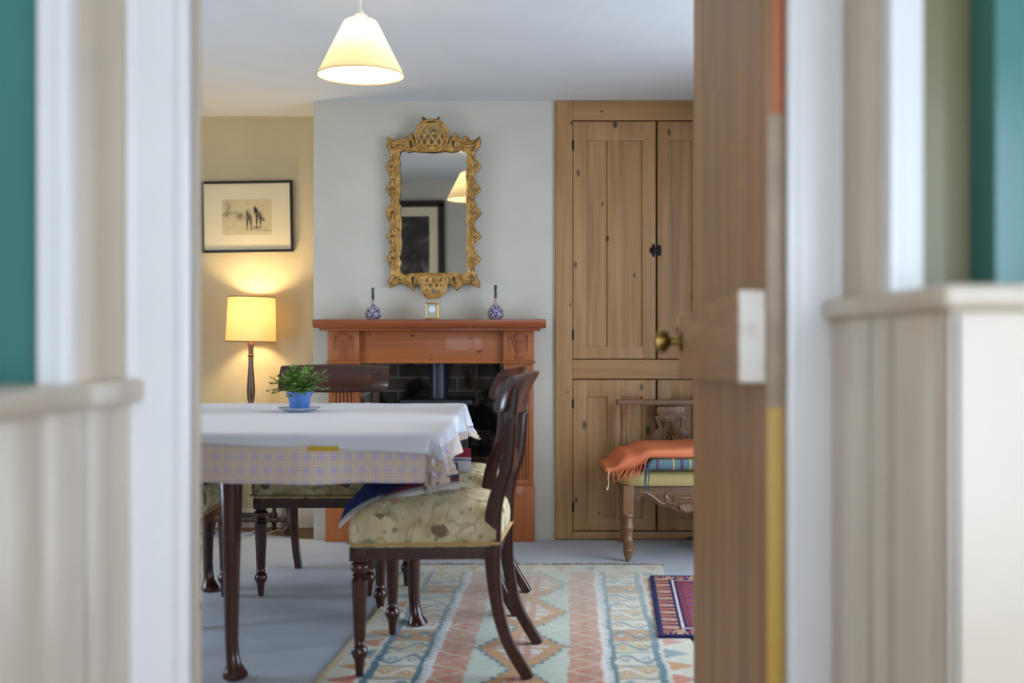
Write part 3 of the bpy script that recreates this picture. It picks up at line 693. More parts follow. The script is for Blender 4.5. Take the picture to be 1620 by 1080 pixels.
for lp in ([(590,112),(545,70),(497,48),(505,85),(525,115),(560,125)], [(625,112),(660,80),(702,50),(695,85),(678,112),(645,125)], [(560,120),(575,95),(608,88),(640,95),(650,120),(608,130)]):
    m.outline([[c1(p) for p in lp]], .003, .003, lambda v: Vector((v.x, -.024-v.z, v.y)))
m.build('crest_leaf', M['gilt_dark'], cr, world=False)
# basket pendant at the bottom
bs = [(460,770),(500,740),(560,728),(620,745),(670,760),(720,738),(770,750),(795,790),(780,860),(770,930),(735,985),(690,1020),(620,1010),(560,1022),(520,990),(490,930),(475,860)]
bh = [diam(p, a, b, c2) for p, a, b in (((550,815),22,26), ((630,820),30,30), ((710,815),20,24), ((538,875),12,12), ((590,878),20,22), ((662,876),20,22), ((712,877),12,12), ((556,932),20,22), ((628,940),28,28), ((700,935),20,22))]
m = MB().outline([[c2(p) for p in bs]]+bh, .006, .0018, lambda v: Vector((v.x, -.024-v.z, v.y)), 2)
bk = m.build('basket_pendant', M['gilt'], mir, world=False)
m = MB(); P = [c2(p) for p in bs]; m.tube([(x*.97, -.032, z*.97+.0) for x, z in P+P[:1]], .0042, 7); m.build('basket_border', M['gilt'], bk, world=False)
# glass
a, b = c1((200, 415)), c2((1045, 765))
m = MB().box(a[0], b[0], -.006, -.003, b[1], a[1]); m.build('mirror_glass', M['mirror'], mir, world=False, smooth=0)
m = MB().box(a[0]+.01, b[0]-.01, -.003, .006, b[1]+.01, a[1]-.01); m.build('backboard', M['dark_oak'], mir, world=False)
MIR_TILT, MIR_YAW = math.radians(1.2), math.radians(-3.5)
mir.rotation_euler = (MIR_TILT, 0, MIR_YAW)

# ------------------------------------------------------------------ pictures
def etching(a, b):      # a 0..1 left-right, b 0..1 bottom-top; sepia country scene with riders
    n = noise.noise(Vector((a*9, b*9, 3))); n2 = noise.noise(Vector((a*46, b*60, 7))); n3 = noise.noise(Vector((a*22, b*90, 1)))
    bg = [.60+.04*n, .49+.04*n, .30+.03*n]
    ink = 0
    def blob(cx_, cy_, sx_, sy_, k, th=.0):
        return k*math.exp(-((a-cx_)/sx_)**2-((b-cy_)/sy_)**2)
    ink += blob(.12, .78, .07, .22, .55)*(n2 > -.1) + blob(.2, .62, .16, .06, .6)*(n2 > 0) + blob(.07, .56, .08, .05, .6)*(n2 > -.1)
    ink += blob(.36, .52, .09, .10, .85)*(n2 > -.15)
    for cx_, cy_, k in ((.54, .50, 1.2), (.73, .55, 1.25)):
        ink += blob(cx_, cy_, .055, .13, k)*(n2 > -.22) + blob(cx_-.035, cy_-.18, .013, .15, k) + blob(cx_+.045, cy_-.18, .013, .14, k)
        ink += blob(cx_-.03, cy_+.13, .02, .06, k*.7)
    ink += blob(.665, .75, .016, .05, 1.3) + blob(.67, .68, .028, .07, 1.2) + blob(.84, .42, .02, .04, 1.0) + blob(.80, .47, .03, .08, .8)*(n2 > -.1)
    ink += blob(.70, .205, .10, .025, .9)*(n2 > -.2) + blob(.6, .15, .14, .03, .5)*(n2 > 0) + blob(.9, .12, .12, .012, .6)
    ink += .22*(n3 > .28)*(b < .45)*(b > .08)
    if b < .075 : ink *= .1
    ink = min(1, ink)
    return [bg[i]*(1-ink)+.03*ink for i in range(3)]+[1]
d = 5.375
A = (PX(319, d), PX(463.5, d), PZ(399, d), PZ(286.5, d))
pcx, pcz = (A[0]+A[1])/2, A[2]
pic = thing('framed_etching', 'thin black framed sepia etching of horses on the alcove wall', 'picture', (pcx, d, (A[2]+A[3])/2))
hw, hh = (A[1]-A[0])/2, (A[3]-A[2])/2
def frame_mesh(hw, hh, fw, y0, y1, bev=.002):
    m = MB()
    m.box(-hw, hw, y0, y1, hh-fw, hh, bev); m.box(-hw, hw, y0, y1, -hh, -hh+fw, bev); m.box(-hw, -hw+fw, y0, y1, -hh+fw*.5, hh-fw*.5, bev); m.box(hw-fw, hw, y0, y1, -hh+fw*.5, hh-fw*.5, bev)
    return m
frame_mesh(hw, hh, .013, -.012, .012).build('frame', M['black'], pic, world=False)
MB().box(-hw+.01, hw-.01, -.002, .008, -hh+.01, hh-.01).build('mount', M['mat_board'], pic, world=False)
ex0, ex1, ez0, ez1 = PX(351.5, d)-pcx, PX(430, d)-pcx, PZ(371.5, d)-(A[2]+A[3])/2, PZ(315.5, d)-(A[2]+A[3])/2
NU, NV = 130, 92
m = grid(lambda u, v_: (ex0+(ex1-ex0)*u, -.0026, ez0+(ez1-ez0)*v_), NU, NV)
m.build('etching', M['print_paper'], pic, world=False, smooth=0, cols=[etching(i/NU, j/NV) for j in range(NV+1) for i in range(NU+1)])
pic.rotation_euler = (0, math.radians(-.9), 0)
# big dark picture on the near wall (seen in the mirror)
np_ = thing('framed_print', 'large dark print in a wide black frame, seen in the mirror', 'picture', (-1.39, 1.618, 1.57))
frame_mesh(.40, .48, .052, -.018, .016).build('frame', M['black'], np_, world=False)
MB().box(-.36, .36, -.01, .004, -.44, .44).build('mount', M['mat_board'], np_, world=False)
MB().box(-.27, .27, .004, .006, -.35, .35).build('print', M['dark_print'], np_, world=False)

# ------------------------------------------------------------------ pendant lamp
pd = 3.31; pxx = PX(571, pd)
pend = thing('pendant_lamp', 'lit cream cone shade hanging from the ceiling on a cord', 'lamp', (pxx, pd, PZ(119.6, pd)))
zt = (119.6-33)*pd/FP; rb, rt = 68.5*pd/FP, 23*pd/FP
tl = Matrix.Rotation(math.radians(2.6), 4, 'X')
m = MB(); 
m.lathe([(rb, 0), (rt*1.12, zt*.965), (rt, zt*.99), (rt*.9, zt)], seg=56, mtx=tl, cap=False)
o = m.build('lamp_shade', M['shade_pendant'], pend, world=False)
m = MB(); n = 56; m.tube([tl @ Vector((rb*math.cos(2*PI*i/n), rb*math.sin(2*PI*i/n), 0)) for i in range(n+1)], .0018, 6); m.build('shade_rim', M['braid_brown'], o, world=False)
zc = zt
m = MB().lathe([(.0165, zc-.045), (.018, zc-.01), (.018, zc+.004), (.0205, zc+.006), (.0205, zc+.016), (.012, zc+.020), (.008, zc+.032), (.004, zc+.036)], seg=20, mtx=tl)
m.build('lamp_holder', M['white_plastic'], pend, world=False)
for k in range(3):
    a_ = k*2*PI/3
    m = MB().tube([tl @ Vector((.016*math.cos(a_), .016*math.sin(a_), zc+.002)), tl @ Vector((rt*.92*math.cos(a_), rt*.92*math.sin(a_), zc+.0))], .0015, 6); m.build('shade_spoke', M['white_plastic'], pend, world=False)
top = tl @ Vector((0, 0, zc+.035)); zz = CEIL-pend.location.z
MB().tube([top, (top.x*.6, top.y*.6, (zc+zz)/2), (0, 0, zz)], .0028, 8).build('cord', M['white_plastic'], pend, world=False)
MB().lathe([(.03, zz-.02), (.034, zz-.008), (.034, zz)], seg=20).build('ceiling_rose', M['white_plastic'], pend, world=False)
MB().sphere(tl @ Vector((0, 0, zc-.085)), .026, 1, 1, 1.2, 16).build('bulb', M['bulb'], pend, world=False)
def point(name, parent, loc, power, col, r=.03):
    l = bpy.data.lights.new(name, 'POINT'); l.energy = power; l.color = col; l.shadow_soft_size = r
    o = bpy.data.objects.new(name, l); COL.objects.link(o); o.parent = parent; o.location = loc; return o
point('pendant_light', pend, tl @ Vector((0, 0, zc-.085)), 12, (1, .86, .64), .034)

# ------------------------------------------------------------------ alcove lamp and little table
ld = 5.235; lx = PX(397, ld); LZ = .4665
lamp = thing('table_lamp', 'lit yellow drum shade lamp on a turned dark wooden stem in the alcove', 'lamp', (lx, ld, LZ))
zb, zt2 = PZ(540, ld)-LZ, PZ(470, ld)-LZ; rb2, rt2 = 38.8*ld/FP, 36.4*ld/FP
lm = Matrix.Translation((0, 0, zb)) @ Matrix.Rotation(math.radians(1.2), 4, 'Y')
m = MB().lathe([(rb2, 0), (rt2, zt2-zb)], seg=48, mtx=lm, cap=False); sh = m.build('lamp_shade', M['shade_lamp'], lamp, world=False)
for r_, z in ((rb2, 0), (rt2, zt2-zb)):
    m = MB(); m.tube([lm @ Vector((r_*math.cos(2*PI*i/48), r_*math.sin(2*PI*i/48), z)) for i in range(49)], .0026, 6); m.build('shade_trim', M['braid_brown'], sh, world=False)
k_ = ld/FP
def lz(y): return PZ(y, ld)-LZ
stem = [(4, 541), (5, 545), (4, 548), (7, 550), (4.5, 553), (4.2, 565), (6, 560.5), (3.6, 563), (4, 580), (6, 605), (6.4, 620), (5.5, 632), (4, 638), (6, 643), (4, 648), (4.5, 700), (6.5, 740), (4.5, 765), (7, 772), (5, 778)]
stem = [(4, 541), (5.2, 545), (4, 548.5), (4, 560), (6.2, 561.5), (3.8, 564), (3.9, 578), (5.6, 600), (6.6, 616), (6.0, 628), (4.2, 637), (6, 642), (4, 647), (4.4, 660), (6.5, 668), (4.5, 676), (6, 682), (5, 686)]
MB().lathe([(r_*k_, lz(y)) for r_, y in stem], seg=20).build('stem', M['lamp_wood'], lamp, world=False)
MB().lathe([(5*k_, lz(686)), (.04, .026), (.066, .018), (.074, .010), (.074, 0)], seg=28).build('base', M['lamp_wood'], lamp, world=False)
MB().lathe([(.010, zb-.01), (.010, zb+.09), (.014, zb+.10), (.014, zb+.12)], seg=14).build('lamp_holder', M['brass'], lamp, world=False)
MB().sphere((0, 0, zb+.15), .03, 1, 1, 1.2, 16).build('bulb', M['bulb'], lamp, world=False)
point('standard_lamp_light', lamp, (0, 0, zb+.15), 30, (1, .77, .41), .034)
cable = [(lx+.07, ld+.02, LZ+.006), (lx+.085, ld+.118, LZ+.008), (lx+.09, ld+.140, LZ-.02), (lx+.085, ld+.136, .10), (lx+.06, ld+.10, .006), (PX(380, 5.12), 5.10, .004), (PX(400, 5.1), 5.07, .004), (PX(420, 5.15), 5.14, .004), (PX(438, 5.26), 5.25, .004), (PX(460, 5.3), 5.32, .0)]
MB().tube(cable, .0028, 6).build('flex', M['white_plastic'], lamp)
sd = 5.25; sxx = PX(415, sd)
sidet = thing('side_table', 'low dark oak table with turned legs and stretchers in the alcove', 'table', (sxx, sd, 0))
tx = (PX(352, sd)-sxx, PX(433, 5.3)-sxx, PX(459, 5.17)-sxx)
tleg = [(.012, 0), (.016, .012), (.010, .02), (.017, .045), (.017, .08), (.010, .10), (.015, .13), (.011, .17), (.016, .25), (.011, .33), (.017, .36), (.017, .44)]
for x, y, s_ in ((-.24, .07, 1), (-.24, -.09, 1.25), (tx[1], .06, 1), (tx[2], -.09, 1.35)):
    MB().lathe([(r_*s_, z) for r_, z in tleg], (x, y, 0), 14).build('leg', M['dark_oak'], sidet, world=False)
for ya, za in ((-.09, .075), (.06, .075)):
    pts = [(-.24+(tx[2 if ya < 0 else 1]+.24)*i/40, ya, za) for i in range(41)]
    MB().tube(pts, [.009+.004*abs(math.sin(i*.8)) for i in range(41)], 10).build('stretcher', M['dark_oak'], sidet, world=False)
MB().tube([(tx[2]-.03, -.09, .012), (tx[2], -.09, .05), (tx[2]+.035, -.09, .07)], [.018, .02, .015], 8).build('bracket_foot', M['dark_oak'], sidet, world=False)
MB().box(-.27, tx[2]+.03, -.12, .10, .44, .465, .006).build('tabletop', M['dark_oak'], sidet, world=False)

# ------------------------------------------------------------------ built-in pine cupboard
yC = 5.03
cup = thing('built_in_cupboard', 'tall built-in stripped pine cupboard with four panelled doors', 'cupboard', ((BXR+WX)/2, yC, 0))
def cx(x): return PX(x, yC)
def cz(y): return PZ(y, yC)
cL, cR = cx(879), WX-.004
L0, L1 = cx(906), cx(1038); r0, r1 = cx(1040), cx(1172)
yD = yC+.004
m = MB(); m.box(cL, L0-.001, yC, yC+.40, .001, CEIL-.002, .002); o1 = m.build('stile', M['pine_z'], cup)
m = MB(); m.box(r1+.001, cR, yC, yC+.40, .001, CEIL-.002, .002); m.build('stile', M['pine_z'], cup)
for a, b in ((cz(190), CEIL-.002), (cz(599), cz(569)), (.001, cz(841))):
    MB().box(L0, r1, yC, yC+.03, b if a > b else a, a if a > b else b, .002).build('rail', M['pine_x'], cup)
MB().box(L0, r1, yC+.06, yC+.40, .02, CEIL-.02).build('carcass', M['pine_z'], cup)
def cdoor(x0, x1, z0, z1, mus, top, bot, hinge_left):
    g = .0025; x0 += g; x1 -= g; z0 += g; z1 -= g
    m = MB(); sw = .066
    m.box(x0, x0+sw, yD, yD+.026, z0, z1, .0015); m.box(x1-sw, x1, yD, yD+.026, z0, z1, .0015)
    m.box(x0+sw-.001, x1-sw+.001, yD+.0003, yD+.0258, z1-top, z1, .0015); m.box(x0+sw-.001, x1-sw+.001, yD+.0003, yD+.0258, z0, z0+bot, .0015)
    mc = (x0+x1)/2; m.box(mc-.034, mc+.034, yD+.0003, yD+.0258, z0+bot-.001, z1-top+.001, .0015)
    d_ = m.build('cupboard_door', M['pine_z'], cup)
    for a, b in ((x0+sw, mc-.034), (mc+.034, x1-sw)):
        MB().box(a-.004, b+.004, yD+.011, yD+.02, z0+bot-.004, z1-top+.004).build('panel', M['pine_z'], d_)
    hx = x0-.002 if hinge_left else x1+.002
    for z in (z1-.12, z0+.12):
        m = MB().lathe([(.005, -.022), (.005, .022)], (hx, yD-.002, z), 8); m.box(hx-.004, hx+.006, yD-.001, yD+.002, z-.026, z+.026)
        m.build('hinge', M['iron'], d_)
    return d_
da = cdoor(L0, L1, cz(568), cz(191), 1, .095, .06, True)
cdoor(r0, r1, cz(568), cz(191), 1, .095, .06, False)
cdoor(L0, L1, cz(840), cz(600), 1, .085, .06, True)
cdoor(r0, r1, cz(840), cz(600), 1, .085, .06, False)
lx_, lz_ = cx(1034), cz(396)
m = MB().outline([[(lx_+.020*math.cos(a_)*(.8+.2*math.cos(4*a_)), lz_+.034*math.sin(a_)*(.85+.15*math.cos(4*a_))) for a_ in [2*PI*i/32 for i in range(32)]]], .002, .001, face_front(yD-.003))
m.box(lx_-.004, lx_+.03, yD-.012, yD-.006, lz_-.006, lz_+.006, .001); m.box(cx(1041), cx(1046), yD-.012, yD-.001, lz_-.026, lz_+.026, .002)
m.lathe([(.010, 0), (.006, .006), (.006, .012), (.011, .018), (.008, .024), (.001, .025)], seg=16, mtx=Matrix.Translation((lx_, yD-.005, lz_)) @ Matrix.Rotation(PI/2, 4, 'X'))
m.build('latch', M['iron'], da)

# ------------------------------------------------------------------ table, cloths
TZ = .728; TX0, TX1, TY0, TY1 = -1.39, -.215, 2.885, 4.25
tab = thing('dining_table', 'dark mahogany dining table on pad feet under two cloths', 'table', ((TX0+TX1)/2, (TY0+TY1)/2, 0))
def rounded(x0, x1, y0, y1, r, n=5):
    out = []
    for cx_, cy_, a0 in ((x1-r, y1-r, 0), (x0+r, y1-r, PI/2), (x0+r, y0+r, PI), (x1-r, y0+r, 1.5*PI)):
        for i in range(n+1): a_ = a0+PI/2*i/n; out.append((cx_+r*math.cos(a_), cy_+r*math.sin(a_)))
    return out
m = MB(); ol = rounded(TX0, TX1, TY0, TY1, .05)
m.rings([[(x, y, z) for x, y in ol] for z in (TZ-.024, TZ-.003)]); m.build('tabletop', M['mahogany_x'], tab)
m = MB(); m.box(-1.2, -.36, 3.10, 3.13, .62, TZ-.024); m.box(-1.2, -.36, 3.87, 3.90, .62, TZ-.024); m.box(-1.2, -1.17, 3.10, 3.90, .62, TZ-.024); m.box(-.39, -.36, 3.10, 3.90, .62, TZ-.024)
m.box(-.86, -.80, 2.94, 3.12, .66, TZ-.024)
m.build('apron', M['mahogany_x'], tab)
for x, y, fx, fy in ((-.835, 2.965, .014, -.010), (-.345, 3.50, .014, -.008), (-1.222, 4.00, .010, -.006), (-1.27, 3.20, -.012, 0)):
    pr = [(.028, .0, fx, fy), (.036, .006, fx, fy), (.037, .014, fx, fy), (.030, .026, fx*.9, fy*.9), (.022, .042, fx*.6, fy*.6), (.0195, .07, fx*.25, fy*.25), (.0195, .11, 0, 0), (.024, .30, 0, 0), (.031, .55, 0, 0), (.035, .64, 0, 0), (.035, TZ-.024, 0, 0)]
    MB().lathe(pr, (x, y, .001), 24).build('leg', M['mahogany'], tab)

def drape(z0, edge, x0, x1, y0, y1, rot, flare, rip, nu, nv, wr, seed, thick=.0):
    """sheet lying over the table top: corners (x0..x1, y0..y1) turned by rot about the table centre"""
    cxx, cyy = (TX0+TX1)/2, (TY0+TY1)/2; cr, sr = math.cos(rot), math.sin(rot)
    a0, a1, b0, b1 = TX0-edge, TX1+edge, TY0-edge, TY1+edge
    def f(u, v_):
        px_, py_ = x0+(x1-x0)*u-cxx, y0+(y1-y0)*v_-cyy
        X, Y = cxx+px_*cr-py_*sr, cyy+px_*sr+py_*cr
        rr = .035
        qx, qy = min(max(X, a0+rr), a1-rr), min(max(Y, b0+rr), b1-rr)
        ex, ey = X-qx, Y-qy; e = math.hypot(ex, ey)-rr
        n1 = noise.noise(Vector((X*4+seed, Y*4, 0))); n2 = noise.noise(Vector((X*13+seed, Y*13, 5)))
        zt_ = z0+wr*(n1+.5*n2)+(.0 if wr == 0 else .0028*math.exp(-abs(X+.62-.02*n1)/.010)+.0028*math.exp(-abs(Y-3.62-.02*n1-.12*(X+.8))/.012)+.002*math.exp(-abs(Y-3.1+.3*X+.02*n1)/.012))
        if e <= 0: return Vector((X, Y, zt_))
        L = math.hypot(ex, ey); nx, ny = ex/L, ey/L
        bx, by = qx+nx*rr, qy+ny*rr
        r = .016                      # roll over the edge
        if e < r*PI/2: th = e/r; out, dn = r*math.sin(th), r*(1-math.cos(th))
        else: out, dn = r, r+(e-r*PI/2)
        hang = max(0, dn-r)
        along = bx*(-ny)+by*nx
        corner = 4*abs(nx*ny)*.5
        ripple = rip*hang*math.sin(along*11+seed)+rip*.45*hang*math.sin(along*27+2*seed)
        ang_ = math.atan2(ny, nx)
        fold = corner*hang*.42*math.sin(ang_*6+seed*1.7)
        out += flare*hang+ripple+fold
        return Vector((bx+nx*out, by+ny*out, zt_-dn+.0*corner))
    m = grid(f, nu, nv, lambda u, v_: ((x1-x0)*u, (y1-y0)*v_))
    return m
m = drape(TZ+.002, .003, TX0-.118, TX1+.118, TY0-.150, TY1+.10, .0, .10, .16, 150, 190, .0, 2.1)
o = m.build('printed_tablecloth', M['print'], loc=((TX0+TX1)/2, (TY0+TY1)/2, TZ), smooth=60, recalc=False)
tag(o, 'yellow and lilac printed under-cloth hanging below the white tablecloth', 'tablecloth')
md = o.modifiers.new('thick', 'SOLIDIFY'); md.thickness = .0012; md.offset = 0
m = drape(TZ+.0075, .009, TX0-.09, TX1+.082, TY0-.050, TY1+.06, math.radians(-2.6), .12, .20, 200, 230, .0022, 4.3)
o = m.build('white_tablecloth', M['linen'], loc=((TX0+TX1)/2, (TY0+TY1)/2, TZ+.003), smooth=60, recalc=False)
tag(o, 'creased white linen tablecloth spread on top of the dining table', 'tablecloth')
md = o.modifiers.new('thick', 'SOLIDIFY'); md.thickness = .0012; md.offset = 0
# mustard strip peeping out at the near edge
d = TY0-.024
o = MB().box(PX(486, d), PX(536, d), d-.006, d-.004, PZ(713, d), PZ(705, d), .0005).build('napkin', M['mustard'], loc=(PX(511, d), d, PZ(712.5, d)))
tag(o, 'mustard yellow cloth strip showing under the white hem at the near table edge', 'napkin')

# plant
pd2 = 3.74; ppx = PX(474, pd2); pz = TZ+.0095
o = MB().lathe([(.045, 0), (.05, .002), (.066, .009), (.078, .014), (.079, .016), (.066, .012), (.045, .006), (.001, .005)], seg=36).build('saucer', M['saucer'], loc=(ppx, pd2, pz), world=False)
o.location = (ppx, pd2, pz); 
tag(o, 'pale glazed saucer under the blue plant pot', 'saucer')
for v in o.data.vertices: v.co += Vector((ppx, pd2, pz))
pl_ = thing('potted_plant', 'small bushy green plant in a blue pot on the dining table', 'plant', (ppx, pd2, pz+.0065))
k_ = pd2/FP
m = MB().lathe([(14.5*k_, 0), (15*k_, .002), (18.3*k_, 22*k_), (20*k_, 22.5*k_), (20.5*k_, 29*k_), (19*k_, 29*k_), (18*k_, 24*k_), (17*k_, 22*k_)], seg=32)
m.build('pot', M['blue_pot'], pl_, world=False)
MB().lathe([(18*k_, 24*k_), (9*k_, 25.5*k_), (.001, 26*k_)], seg=20, cap=False).build('soil', M['soil'], pl_, world=False)
ms, ml = MB(), MB()
def leaf(mb, p, d_, up, L, w_):
    d_ = d_.normalized(); s_ = d_.cross(up)
    if s_.length < 1e-3: s_ = Vector((1, 0, 0))
    s_.normalize(); n_2 = s_.cross(d_)
    P = [p, p+d_*L*.3+s_*w_*.8+n_2*L*.05, p+d_*L*.65+s_*w_+n_2*L*.02, p+d_*L-n_2*L*.12, p+d_*L*.65-s_*w_+n_2*L*.02, p+d_*L*.3-s_*w_*.8+n_2*L*.05, p+d_*L*.5-n_2*L*.03]
    mb.poly(P, [(0, 1, 6), (1, 2, 6), (2, 3, 6), (3, 4, 6), (4, 5, 6), (5, 0, 6)])
for i in range(76):
    a_ = R.uniform(0, 2*PI); el = R.uniform(.02, 1.35); Ln = R.uniform(.055, .098)*(1.05 if el < .8 else .72)
    dr = Vector((math.cos(a_)*math.cos(el), math.sin(a_)*math.cos(el), math.sin(el)))
    p0 = Vector((.012*math.cos(a_), .012*math.sin(a_), 25*k_)); pts = []
    for q in range(6):
        s_ = q/5; pts.append(p0+dr*Ln*s_+Vector((0, 0, .034*s_-.028*s_*s_*(1.35-el))))
    ms.tube(pts, .0011, 5)
    for q in range(1, 6):
        tdir = pts[q]-pts[q-1]
        for sg in (-1, 1):
            sdir = tdir.normalized()*.6+tdir.cross(Vector((0, 0, 1))).normalized()*sg*.9+Vector((0, 0, R.uniform(-.3, .4)))
            leaf(ml, pts[q], sdir, Vector((R.uniform(-.3, .3), R.uniform(-.3, .3), 1)), R.uniform(.017, .028), R.uniform(.006, .0105))
    leaf(ml, pts[5], pts[5]-pts[4], Vector((0, 0, 1)), .021, .007)
ms.build('stems', M['stem'], pl_, world=False); ml.build('foliage', M['leaf'], pl_, world=False, smooth=0, recalc=False)

# ------------------------------------------------------------------ dining chairs (local +y = the way the sitter faces)
def smooth_path(P, n):
    """Catmull-Rom through control points"""
    P = [Vector(p) for p in P]; P = [2*P[0]-P[1]]+P+[2*P[-1]-P[-2]]; out = []
    for i in range(1, len(P)-2):
        for k in range(n):
            t_ = k/n; a, b, c_, d_ = P[i-1], P[i], P[i+1], P[i+2]
            out.append(.5*((2*b)+(-a+c_)*t_+(2*a-5*b+4*c_-d_)*t_*t_+(-a+3*b-3*c_+d_)*t_**3))
    out.append(P[-2]); return out
def make_chair(label, group=None):
    ch = thing('dining_chair', label, 'chair', group=group)
    # front legs
    fl = [(.010, 0), (.0125, .004), (.0115, .012), (.0155, .050), (.0175, .054), (.0235, .066), (.0245, .075), (.020, .088), (.015, .093), (.0185, .098), (.0155, .104), (.017, .115), (.0235, .28), (.024, .290), (.0165, .298), (.022, .304), (.0165, .309), (.024, .318), (.027, .328), (.024, .338), (.017, .343), (.024, .347), (.024, .352)]
    for s_ in (-1, 1):
        m = MB().lathe([(r_*1.02, z*.985) for r_, z in fl], (s_*.212, .25, .002), 20); m.box(s_*.212-.025, s_*.212+.025, .225, .275, .345, .386, .003)
        m.build('leg', M['mahogany'], ch, world=False)
    # rear legs running up into the back posts
    path = smooth_path([(-.249, .0), (-.189, .10), (-.160, .19), (-.146, .28), (-.141, .38), (-.143, .47), (-.156, .54), (-.181, .61), (-.193, .69), (-.198, .78), (-.206, .86)], 6)
    for s_ in (-1, 1):
        rings = []
        for i, p in enumerate(path):
            q = path[min(i+1, len(path)-1)]-path[max(i-1, 0)]; q.normalize(); nrm = Vector((q.y, -q.x))
            z = p.y; dpt = .0165+.008*math.exp(-((z-.43)/.16)**2)+.001*max(0, (z-.5)/.4); wd = .0145
            xo = s_*(.170+.0*z) + s_*.014*max(0, (z-.4)/.5)
            rings.append([(xo+wd*a, p.x+nrm.x*dpt*b, p.y+nrm.y*dpt*b) for a, b in ((-1, -.8), (-.8, -1), (.8, -1), (1, -.8), (1, .8), (.8, 1), (-.8, 1), (-1, .8))])
        MB().rings(rings).build('leg', M['mahogany'], ch, world=False)
    # seat frame
    def trap(g, r=.02, yb=-.15, yf=.272, wf=.238, wr=.178):
        c_ = [(wr+g, yb-g), (wf+g, yf+g-.02), (wf+g-.02, yf+g), (-wf-g+.02, yf+g), (-wf-g, yf+g-.02), (-wr-g, yb-g)]
        out = []
        for i in range(len(c_)):          # densify
            a, b = Vector(c_[i]), Vector(c_[(i+1) % len(c_)])
            nseg = max(1, int((b-a).length/.04))
            for k in range(nseg): out.append(a.lerp(b, k/nseg))
        return out
    oo, ii = trap(0), trap(-.026)
    MB().rings([[(p.x, p.y, z) for p in oo] for z in (.350, .352, .389)]).build('seat_frame', M['mahogany_x'], ch, world=False)
    base = trap(.004); cen = Vector((0, .06)); rings = []
    for k, z in ((1, .388), (1.012, .41), (1.016, .435), (1.0, .458), (.965, .476), (.90, .491), (.78, .505), (.6, .516), (.4, .523), (.2, .5265), (.02, .528)):
        rings.append([(cen.x+(p.x-cen.x)*k, cen.y+(p.y-cen.y)*k, z) for p in base])
    seat = MB().rings(rings).build('seat', M['tapestry'], ch, world=False, smooth=60)
    m = MB()
    br = trap(.008); m.tube([(p.x, p.y, .397) for p in br+br[:1]], .0085, 8, flat=.5); m.build('braid', M['gold_braid'], seat, world=False)
    # crest rail: broad, curved round the sitter, rolled back along its top
    ns, nt = 24, 8; rings = []
    for i in range(ns+1):
        s_ = -1+2*i/ns; yy = -.214+.052*s_*s_; ring = []
        hgt0, hgt1 = .775+.012*s_*s_, .898-.006*s_*s_
        for side in (1, -1):
            rng_ = range(nt+1) if side > 0 else range(nt, -1, -1)
            for j in rng_:
                t_ = j/nt; back = .046*t_**2.0; th = .011 if j not in (0, nt) else .006
                ring.append((.238*s_, yy-back+side*th+(.012 if side > 0 else 0)*0, hgt0+(hgt1-hgt0)*t_))
        rings.append(ring)
    MB().rings(rings).build('crest_rail', M['mahogany_x'], ch, world=False, smooth=50)
    # mid rail with carved tablet
    rings = []
    for i in range(ns+1):
        s_ = -1+2*i/ns; yy = -.186+.018*s_*s_; h = .020+.016*math.exp(-(s_/.42)**4)
        rings.append([(.172*s_, yy+a*.009, .622+b*h) for a, b in ((1, -.8), (1, .8), (.7, 1), (-.7, 1), (-1, .8), (-1, -.8), (-.7, -1), (.7, -1))])
    mr = MB().rings(rings).build('mid_rail', M['mahogany_x'], ch, world=False, smooth=50)
    for sg in (-1, 1):
        m = MB(); m.tube(smooth_path([(sg*.012, -.174, .622), (sg*.05, -.172, .640), (sg*.075, -.171, .622), (sg*.055, -.171, .610), (sg*.045, -.171, .622)], 4), .005, 7)
        m.build('scroll_carving', M['mahogany_x'], mr, world=False)
    MB().sphere((0, -.176, .622), .016, 1, .5, 1).build('boss', M['mahogany_x'], mr, world=False)
    return ch
ch1 = make_chair('nearest dining chair in full side view, tapestry seat, at the right side of the table', 'dining chairs around the table')
def place(c_, x, y, deg, label=None):
    c_.location = (x, y, .001); c_.rotation_euler = (0, 0, math.radians(deg))
    if label: c_['label'] = label
    return c_
place(ch1, -.179, 3.127, 83.7)
RUG_Z = .008
ch1.location.z = RUG_Z+.001
ch2 = place(copy_tree(ch1), -.205, 3.80, 83, 'dining chair half hidden behind the nearest chair, at the right side of the table'); ch2.location.z = RUG_Z+.001
ch3 = place(copy_tree(ch1), -.773, 4.155, 180, 'dining chair at the far table side, its broad curved back behind the potted plant')
ch4 = place(copy_tree(ch1), -1.365, 3.67, -87.4, 'dining chair at the left table edge, mostly hidden by the door frame')

